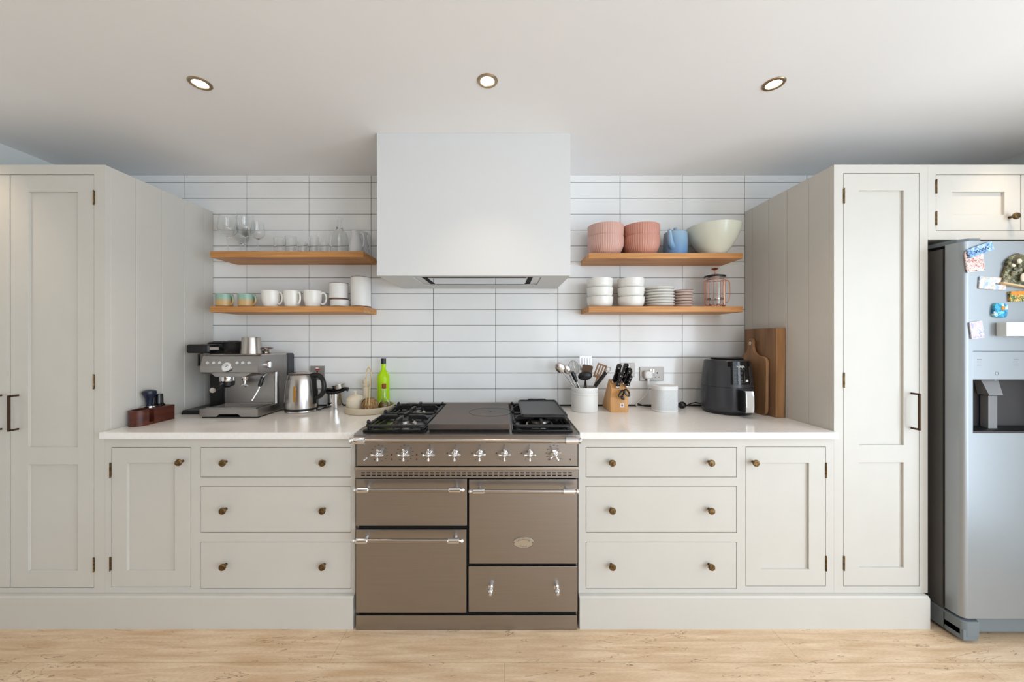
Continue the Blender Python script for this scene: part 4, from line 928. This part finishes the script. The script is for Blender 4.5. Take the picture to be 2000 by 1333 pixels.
utensil('angled_tool', 'utensil with thick black handle leaning furthest right in the crock', 'utensil', (-.045, -.02), (1184, 727), 2.03,
        [('shaft', shaft(-.10, .0035), 'steel2'), ('handle', lambda b, L: b.cyl((0, 0, L-.105), (0, 0, L), .0105, .0105, 16), 'black'), ('end_cap', lambda b, L: b.cyl((0, 0, L), (0, 0, L+.008), .0108, .0095, 16).tube([(.012*math.cos(a*math.pi/8), 0, L+.020+.012*math.sin(a*math.pi/8)) for a in range(16)], .0022, 6, closed=True), 'steel2')])
# knife block
bx0, bx1 = .605, .708; by = 2.045
prof = [(by, CT), (by+.165, CT), (by+.155, CT+.035), (by+.035, CT+.187), (by-.022, CT+.132), (by-.001, CT+.086)]
t = thing('knife_block', 'honey-coloured wooden knife block between the crock and the speaker', 'knife block', ((bx0+bx1)/2, by, CT))
kb = build('block', MB().prism(prof, 'x', bx0, bx1, .002, 1), 'block_wood', t)
b = MB().box(.672-.011, .672+.011, by-.0016, by+.001, CT+.028, CT+.052, .0005); lb = build('maker_label', b, 'markw', t)
build('label_sign', MB().prism([(.672-.005, CT+.046), (.672+.005, CT+.046), (.672+.005, CT+.039), (.672, CT+.033), (.672-.005, CT+.039)], 'y', by-.0022, by-.0015), mat('emblem_red', (150, 60, 70), .5), lb)
nrm = Vector((0, -.055, .057)).normalized(); along = Vector((0, .057, .055)).normalized(); base = Vector((0, by-.022, CT+.132))
def knife(x, s_, L, wd, lean, label):
    p = base+along*s_; p.x = x; ax_ = (Vector((lean, -.30, 1))).normalized(); q = ax_.to_track_quat('Z', 'X')
    t = bpy.data.objects.new('kitchen_knife', None); COL.objects.link(t); t.location = p; t.rotation_euler = q.to_euler(); tag(t, label, 'knife', 'black-handled knives in the wooden block')
    lx = q.inverted() @ Vector((1, 0, 0)); R_ = Matrix.Rotation(math.atan2(lx.y, lx.x), 4, 'Z')
    b = MB(); b.M = R_; b.prism([(-.012*wd, .012), (.012*wd, .012), (.0105*wd, .04), (.012*wd, L*.7), (.0125*wd, L-.008), (.006*wd, L), (-.010*wd, L-.004), (-.012*wd, L*.8), (-.0095*wd, L*.5)], 'y', -.0085, .0085, .003, 2)
    h_ = build('handle', b, 'blackgloss', t, local=True)
    b = MB(); b.M = R_; b.box(-.011*wd, .011*wd, -.006, .006, .0, .0125, .002); build('bolster', b, 'chrome', t, local=True)
    b = MB(); b.M = R_
    for z_ in (.3, .55, .8): b.cyl((0, -.0092, L*z_), (0, .0092, L*z_), .0026, seg=10)
    build('rivet', b, 'chrome', h_, local=True)
knife(.628, .050, .120, 1.1, .22, 'back-left black-handled knife in the block')
knife(.640, .012, .098, 1.0, .14, 'front-left black-handled knife in the block')
knife(.668, .058, .118, 1.1, .24, 'back-middle black-handled knife, beside the one tilted right')
knife(.684, .036, .108, 1.0, .26, 'tall black-handled knife, second from the right in the block')
knife(.693, .014, .080, .8, .25, 'short black-handled knife at the front right of the block')
knife(.703, .060, .075, .8, .3, 'rightmost short black-handled knife at the back of the block')
# scissors
t = thing('kitchen_scissors', 'black-handled scissors stuck in the front slot of the knife block', 'scissors', (.672, by-.012, CT+.085))
b = MB()
for cx_, cz_, an in ((.658, CT+.112, .5), (.688, CT+.118, -.5)):
    b.tube([(cx_+.010*math.cos(a*math.pi/10)*math.cos(an)+.021*math.sin(a*math.pi/10)*math.sin(an), by-.034+(cz_-CT-.11)*-.3, cz_-.010*math.cos(a*math.pi/10)*math.sin(an)+.021*math.sin(a*math.pi/10)*math.cos(an)) for a in range(20)], .0046, 8, closed=True)
b.box(.660, .678, by-.030, by-.012, CT+.075, CT+.094, .004)
build('handles', b, 'blackgloss', t)
# smart speaker
x, y = W(1297, 2.10), 2.095
t = thing('smart_speaker', 'white rounded speaker with fabric sides on the right worktop', 'speaker', (x, y, CT))
def rs(s_, z): return [(p[0]*s_, p[1]*s_, z) for p in rrect(-.067, .067, -.062, .062, .045, 8)]
build('body', MB().loft([rs(.96, 0), rs(1, .004), rs(1, .012)]), 'speaker', t, local=True)
build('grille', MB().loft([rs(.992, .0121), rs(.992, .128)]), 'fabric', t, local=True)
build('top', MB().loft([rs(1, .1281), rs(1, .142), rs(.985, .147), rs(.95, .149)]), 'speaker', t, local=True)
# cables
tag(build('black_cable', MB().tube([(W(1246, 2.2), 2.205, CT+.022), (W(1256, 2.2), 2.19, CT+.012), (W(1280, 2.19), 2.185, CT+.005), (W(1300, 2.19), 2.19, CT+.005), (W(1322, 2.19), 2.19, CT+.006)], .0045, 8), 'black'), 'black cable lying behind the white speaker', 'cable')
t = thing('black_plug', 'black plug with its cable lying between the speaker and the air fryer', 'plug', (W(1333, 2.16), 2.16, CT))
b = MB(); b.ball((W(1334, 2.15), 2.16, CT+.021), .021, (1.15, .9, 1), 16); b.cyl((W(1320, 2.15), 2.165, CT+.018), (W(1330, 2.15), 2.16, CT+.018), .008, .011, 12)
build('plug_body', b, 'black', t)
build('cable', MB().tube([(W(1342, 2.15), 2.16, CT+.018), (W(1352, 2.16), 2.175, CT+.028), (W(1362, 2.18), 2.20, CT+.030), (W(1372, 2.2), 2.21, CT+.02)], .0035, 8), 'black', t)
# air fryer
fx, fy = 1.283, 2.068
t = thing('air_fryer', 'rounded charcoal air fryer with chrome-fronted basket handle on the right worktop', 'air fryer', (fx, fy, CT))
build('base', MB().lathe([(0, 0), (.115, 0), (.124, .006), (.128, .018), (0, .018)], seg=56), 'black', t, local=True)
build('basket_drawer', MB().lathe([(0, .0185), (.1285, .0185), (.1315, .03), (.132, .09), (.1305, .152), (0, .152)], seg=64), 'greyplastic', t, local=True)
up = build('upper_housing', MB().lathe([(0, .1535), (.130, .1535), (.1275, .20), (.121, .26), (.116, .292), (.110, .300), (.085, .304), (.083, .298), (0, .298)], seg=64), 'greyplastic', t, local=True)
build('top_vent', MB().lathe([(0, .312), (.078, .312), (.082, .309), (.080, .3045), (0, .3045)], seg=40), 'black', t, local=True)
# control panel wraps on the front
def curved(b, a0, a1, z0, z1, off, th=.004, n=14, rr=None):
    def R_(z): return (.1305-(z-.152)*.09 if z > .152 else .131)+off
    cols = []
    for i in range(n+1):
        a = a0+(a1-a0)*i/n; cols.append(a)
    lo = []; m = bmesh.new(); nz = 6; Vv = {}
    for s_ in (0, 1):
        for i, a in enumerate(cols):
            for j in range(nz+1):
                z = z0+(z1-z0)*j/nz; r_ = R_(z)-(th if s_ else 0); Vv[(s_, i, j)] = m.verts.new((r_*math.sin(a), -r_*math.cos(a), z))
    for i in range(n):
        for j in range(nz):
            for s_ in (0, 1): m.faces.new((Vv[(s_, i, j)], Vv[(s_, i+1, j)], Vv[(s_, i+1, j+1)], Vv[(s_, i, j+1)]))
    for i in range(n):
        for j in (0, nz): m.faces.new((Vv[(0, i, j)], Vv[(0, i+1, j)], Vv[(1, i+1, j)], Vv[(1, i, j)]))
    for j in range(nz):
        for i in (0, n): m.faces.new((Vv[(0, i, j)], Vv[(0, i, j+1)], Vv[(1, i, j+1)], Vv[(1, i, j)]))
    bmesh.ops.recalc_face_normals(m, faces=m.faces[:]); b._add(m)
b = MB(); curved(b, -.40, .40, .172, .288, .003); curved(b, -.52, .52, .268, .296, .0028)
pn_ = build('control_panel', b, 'blackgloss', up, local=True)
def front(a, z, off=.0045): r_ = .1305-(z-.152)*.09+off; return Vector((r_*math.sin(a), -r_*math.cos(a), z))
b = MB()
for i, ch in enumerate('NINJA'):
    a = -.13+i*.065; p = front(a, .268); b.text(ch, .017, p, (math.pi/2-.09, 0, a), .0004)
b.box(-.0, .0001, -.1, -.0999, .2, .2001)
build('logo', b, 'markw', pn_, local=True)
b = MB()
for r_ in range(3):
    for c_ in range(3):
        a = -.25+c_*.13; z = .192+r_*.022; p = front(a, z); b.tube([front(a-.045+.03*q_, z, .0040) for q_ in range(4)], .0011, 4); b.tube([front(a-.03+.02*q_, z-.006, .0040) for q_ in range(4)], .0006, 4)
for z_ in (.183, .252): b.tube([front(-.31+i*.045, z_, .0040) for i in range(11)], .0005, 4)
for a in (-.31, .14): b.tube([front(a, .183+i*.0138, .0040) for i in range(6)], .0005, 4)
build('panel_legend', b, 'markg', pn_, local=True)
build('start_button', (lambda b: (curved(b, .19, .31, .187, .198, .0042, .002), b)[1])(MB()), 'markw', pn_, local=True)
hb = MB(); hb.box(-.020, .020, -.188, -.128, .030, .144, .006); h_ = build('basket_handle', hb, 'black', t, local=True)
build('handle_front', MB().prism([(-.190, .030), (-.199, .034), (-.201, .06), (-.200, .118), (-.194, .146), (-.150, .150), (-.150, .145), (-.188, .142)], 'x', -.021, .021, .002, 2), 'chrome', h_, local=True, label='chrome front of the handle')
# chopping boards
t = thing('chopping_board', 'large thick brown wooden chopping board upright against the right cupboard side', 'chopping board', (1.47, 2.03, CT))
Mx = Matrix.Translation((1.469, 0, CT)) @ Matrix.Rotation(math.radians(.6), 4, 'Y')
b = MB(); b.M = Mx; b.box(-.0265, .0225, 1.913, 2.16, .001, .478, .004); build('board', b, 'board', t)
b = MB(); b.M = Mx; b.box(-.0262, .022, 1.905, 1.9128, .001, .478, .003); build('end_strip', b, 'board_light', t)
t = thing('paddle_board', 'slim wooden paddle-shaped serving board with a handle, leaning on the big board', 'serving board', (1.428, 2.03, CT))
def pb():
    y0, y1 = 1.948, 2.15; ym = 2.075; P_ = []
    for i in range(9): a = math.pi*1.5-math.pi/2*i/8; P_.append((y0+.03+.03*math.cos(a), .03+.03*math.sin(a)))
    for i in range(9): a = math.pi-math.pi/2*i/8; P_.append((y0+.035+.035*math.cos(a), .288+.035*math.sin(a)))
    P_ += [(y0+.06, .326), (y0+.085, .336), (y0+.100, .352), (y0+.107, .375), (y0+.108, .400)]
    for i in range(11): a = math.pi-math.pi*i/10; P_.append((y0+.128+.020*math.cos(a), .405+.018*math.sin(a)))
    P_ += [(y0+.148, .375), (y0+.155, .352), (y0+.17, .336), (y1-.01, .326), (y1, .31), (y1, .03), (y1-.01, .006), (y1-.03, 0)]
    return P_
b = MB(); b.M = Matrix.Translation((1.4195, 0, CT)) @ Matrix.Rotation(math.radians(.6), 4, 'Y'); b.prism(pb(), 'x', 0, .0165, .003, 2); build('board', b, 'paddle', t)
b = MB(); b.M = Matrix.Translation((1.4195, 0, CT)) @ Matrix.Rotation(math.radians(.6), 4, 'Y'); b.tube([(-.0005, 2.076+.0075*math.cos(a*math.pi/8), .395+.0075*math.sin(a*math.pi/8)) for a in range(16)], .0016, 6, closed=True); build('hanging_hole', b, 'plug', t)
# ================================================================== FRIDGE
fx0, fxm, fx1 = 1.960, 2.408, 2.84; fy = 1.53; fz0, fz1 = .106, 1.718
t = thing('fridge_freezer', 'large silver side-by-side fridge freezer covered in magnets, at the right edge', 'fridge', ((fx0+fx1)/2, 1.55, 0))
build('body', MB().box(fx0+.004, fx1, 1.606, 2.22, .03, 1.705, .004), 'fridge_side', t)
build('door_seal', MB().box(fx0+.016, fx1-.01, 1.594, 1.607, .115, 1.70), 'dark', t)
def doorm(x0, x1, hole=None):
    b = MB(); r_ = .022; n = 7; yb = 1.594
    L_ = [(x0, yb)]+[(x0+r_-r_*math.cos(i*math.pi/2/n), fy+r_-r_*math.sin(i*math.pi/2/n)) for i in range(n+1)]
    if not hole:
        R_ = [(x1-r_+r_*math.sin(i*math.pi/2/n), fy+r_-r_*math.cos(i*math.pi/2/n)) for i in range(n+1)]+[(x1, yb)]
        b.prism(L_+R_, 'z', fz0, fz1); return b
    hx0, hx1, hz0, hz1 = hole
    b.prism(L_+[(hx0, fy), (hx0, yb)], 'z', fz0, fz1)
    R_ = [(hx1, yb), (hx1, fy)]+[(x1-r_+r_*math.sin(i*math.pi/2/n), fy+r_-r_*math.cos(i*math.pi/2/n)) for i in range(n+1)]+[(x1, yb)]
    b.prism(R_, 'z', fz0, fz1); b.box(hx0, hx1, fy, yb, fz0, hz0); b.box(hx0, hx1, fy, yb, hz1, fz1); return b
hx0, hx1 = W(1900, fy), 2.372; hz0, hz1, hzm = Z(847, fy), Z(686, fy), Z(742, fy)
ld = build('door', doorm(fx0, fxm-.003, (hx0, hx1, hz0, hz1)), 'fridge', t, ang=60)
rd = build('door', doorm(fxm+.003, fx1), 'fridge', t, ang=60)
dp = build('dispenser_panel', MB().box(hx0+.0015, hx1-.0015, fy+.0012, fy+.02, hzm, hz1-.0015, .001), 'fridge', ld)
b = MB()
for zz in (1.214, 1.203, 1.189):
    for xx in (hx0+.030, hx0+.185, ): b.box(xx-.0095, xx+.0095, fy+.0005, fy+.0014, zz-.0012, zz+.0012)
b.tube([(hx0+.104+.007*math.cos(a*math.pi/8), fy+.0008, Z(730, fy)+.007*math.sin(a*math.pi/8)) for a in range(16)], .0007, 5, closed=True)
build('panel_marking', b, 'markg', dp)
b = MB(); b.box(hx0, hx1, 1.588, 1.5935, hz0, hzm); b.box(hx0, hx0+.003, fy+.001, 1.59, hz0, hzm); b.box(hx1-.003, hx1, fy+.001, 1.59, hz0, hzm); b.box(hx0, hx1, fy+.012, 1.59, hzm-.003, hzm); b.box(hx0, hx1, fy+.002, 1.59, hz0, hz0+.008)
rc = build('dispenser_recess', b, 'recess', ld)
b = MB(); b.loft([[(hx0+.075, 1.560, hzm-.004), (hx0+.150, 1.560, hzm-.004), (hx0+.150, 1.585, hzm-.004), (hx0+.075, 1.585, hzm-.004)], [(hx0+.092, 1.546, 1.058), (hx0+.152, 1.546, 1.058), (hx0+.152, 1.585, 1.058), (hx0+.092, 1.585, 1.058)]])
b.box(hx0+.102, hx0+.142, 1.556, 1.585, hz0+.010, 1.055, .003); build('dispenser_lever', b, 'paddlegrey', rc)
build('drip_ledge', MB().prism([(fy+.004, hz0+.008), (1.585, hz0+.008), (1.585, hz0+.020), (fy+.01, hz0+.012)], 'x', hx0+.004, hx1-.004), 'black', rc)
build('recess_light', MB().ball((W(1941, 1.56), 1.556, hzm-.004), .0035, seg=10), 'markw', rc)
build('hinge_cover', MB().prism([(fx0+.002, 1.70), (fx0+.02, 1.57), (fx0+.05, 1.55), (fx0+.10, 1.55), (fx0+.10, 1.70)], 'z', 1.7185, 1.737, .003, 2), 'fridge_grey', t)
b = MB(); b.prism([(fx0-.004, 1.535), (fx0+.010, 1.525), (fx0+.062, 1.525), (fx0+.082, 1.552), (fx1, 1.552), (fx1, 1.60), (fx0-.004, 1.60)], 'z', .030, .094, .004, 2)
b.box(fx0-.004, fx0+.06, 1.527, 1.60, .012, .06, .004); b.box(fx0-.004, fx0+.010, 1.59, 1.78, .014, .094, .003)
build('foot_cover', b, 'fridge_grey', t)
b = MB()
for xx in (fx0+.04, fx1-.05):
    for yy in (1.57, 2.16): b.cyl((xx, yy, 0), (xx, yy, .04), .016, seg=14)
build('foot', b, 'black', t)
# magnets
G = 'magnets on the fridge door'
def magnet(label, px, py, wpx, hpx, ang, m, th=.005, name='fridge_magnet', shape=None, lift=0, pattern=None):
    x, z = W(px, fy), Z(py, fy); w_, h_ = wpx*fy/F/2, hpx*fy/F/2
    t = bpy.data.objects.new(name, None); COL.objects.link(t); t.location = (x, fy-.0004-lift, z); t.rotation_euler = (0, math.radians(ang), 0); tag(t, label, 'magnet', G)
    P_ = shape or rrect(-w_, w_, -h_, h_, min(w_, h_)*.15, 3)
    build('tile', MB().prism(P_, 'y', -th, 0, .0006, 1), m, t, local=True)
    if pattern: pattern(t, w_, h_, th)
mm1 = picture_mat('picture_pink', [(236, 196, 190), (226, 150, 140), (250, 236, 230), (120, 84, 70), (240, 214, 206)], 150)
mm2 = picture_mat('picture_blue', [(110, 160, 210), (150, 190, 225), (70, 110, 160), (190, 214, 236), (120, 170, 215)], 120)
mm3 = picture_mat('picture_beach', [(234, 214, 200), (244, 236, 230), (170, 190, 220), (230, 190, 160), (196, 206, 214)], 90)
mm4 = picture_mat('picture_forest', [(84, 88, 62), (116, 106, 74), (60, 62, 44), (150, 150, 116), (92, 80, 58)], 90)
mm5 = picture_mat('picture_green', [(60, 120, 60), (240, 200, 120), (40, 90, 60), (150, 180, 90), (226, 150, 70)], 130)
mm6 = picture_mat('picture_turquoise', [(40, 150, 190), (220, 240, 245), (30, 120, 170), (120, 210, 220), (60, 170, 200)], 90)
mm7 = picture_mat('picture_lilac', [(206, 200, 232), (240, 238, 246), (170, 170, 220), (230, 190, 200), (216, 220, 240)], 110)
def border(t, w_, h_, th): build('border', MB().tube([(p[0], -th, p[1]) for p in rrect(-w_, w_, -h_, h_, .002, 2)], .0012, 5, closed=True), 'markw', t, local=True)
magnet('pink and cream picture magnet at the top left of the fridge door', 1901, 511, 34, 40, -7, mm1, pattern=border)
def lettered(t, w_, h_, th): build('lettering', MB().tube([(-w_*.6+w_*1.2*i/24, -th-.0003, -.002+.0055*math.sin(i*1.3)*(1 if i % 5 else 1.5)) for i in range(25)], .0012, 5), mat('letter_blue', (34, 62, 110), .4), t, local=True)
magnet('narrow blue tilted picture magnet with dark lettering, topmost on the fridge', 1909, 489, 50, 17, -20, mm2, lift=.006, pattern=lettered)
magnet('wide pale beach-picture magnet below the pink one', 1936, 554, 52, 24, 4, mm3, pattern=lambda t, w_, h_, th: build('dark_dash', MB().box(.01, .035, -th-.0006, -th+.0002, -.003, 0), 'mark', t, local=True))
def relief(t, w_, h_, th):
    b = MB()
    for i in range(14): b.ball((random.uniform(-w_*.75, w_*.75), -th-.002, random.uniform(-h_*.6, h_*.55)), random.uniform(.006, .012), (1, .6, 1.2), 10)
    build('relief', b, mm4, t, local=True)
    build('cream_blobs', MB().ball((.012, -th-.010, -.030), .013, (1, .5, 1.4), 14).ball((-.018, -th-.010, .034), .010, (1, .5, 1), 12).ball((.018, -th-.010, .010), .009, (1, .5, .7), 12).ball((-.036, -th-.008, .012), .008, (1, .5, .8), 12), 'cream', t, local=True)
    build('turquoise_blob', MB().ball((.040, -th-.010, -.002), .016, (1, .5, 1.4), 14), mm6, t, local=True)
    build('ledge', MB().box(-w_, w_, -th-.008, 0, -h_-.002, -h_+.006, .002), 'palewood', t, local=True)
magnet('large sculpted green and brown magnet with cream blobs, near the right photo edge', 1983, 529, 60, 62, 10, mm4, th=.010, pattern=relief, shape=[(-.060, -.060), (.062, -.060), (.066, .030), (.030, .064), (-.014, .072), (-.050, .040)])
magnet('green and orange rectangular magnet below the sculpted one', 1989, 579, 42, 20, -3, mm5, th=.008, pattern=lambda t, w_, h_, th: build('orange_band', MB().box(-w_+.003, w_-.003, -th-.0012, -th+.0005, h_-.016, h_-.001, .001), mat('orange_paint', (240, 140, 40), .4), t, local=True))
magnet('small rounded turquoise magnet with an orange dot', 1949, 607, 26, 28, 6, mm6, th=.010, shape=rrect(-.028, .028, -.030, .030, .014, 5), pattern=lambda t, w_, h_, th: build('orange_dot', MB().ball((.006, -th, .010), .009, (1, .5, 1), 12), mat('ochre_paint', (196, 140, 50), .4), t, local=True))
magnet('pale lilac picture magnet above the left of the water dispenser', 1905, 645, 24, 32, -8, mm7, pattern=border)
tag(build('magnetic_box', MB().box(W(1964, 1.50), W(1964, 1.50)+.16, 1.497, fy-.0005, Z(657, 1.50), Z(630, 1.50), .002), 'wall'), 'pale blank box fixed to the fridge door above the dispenser', 'box')
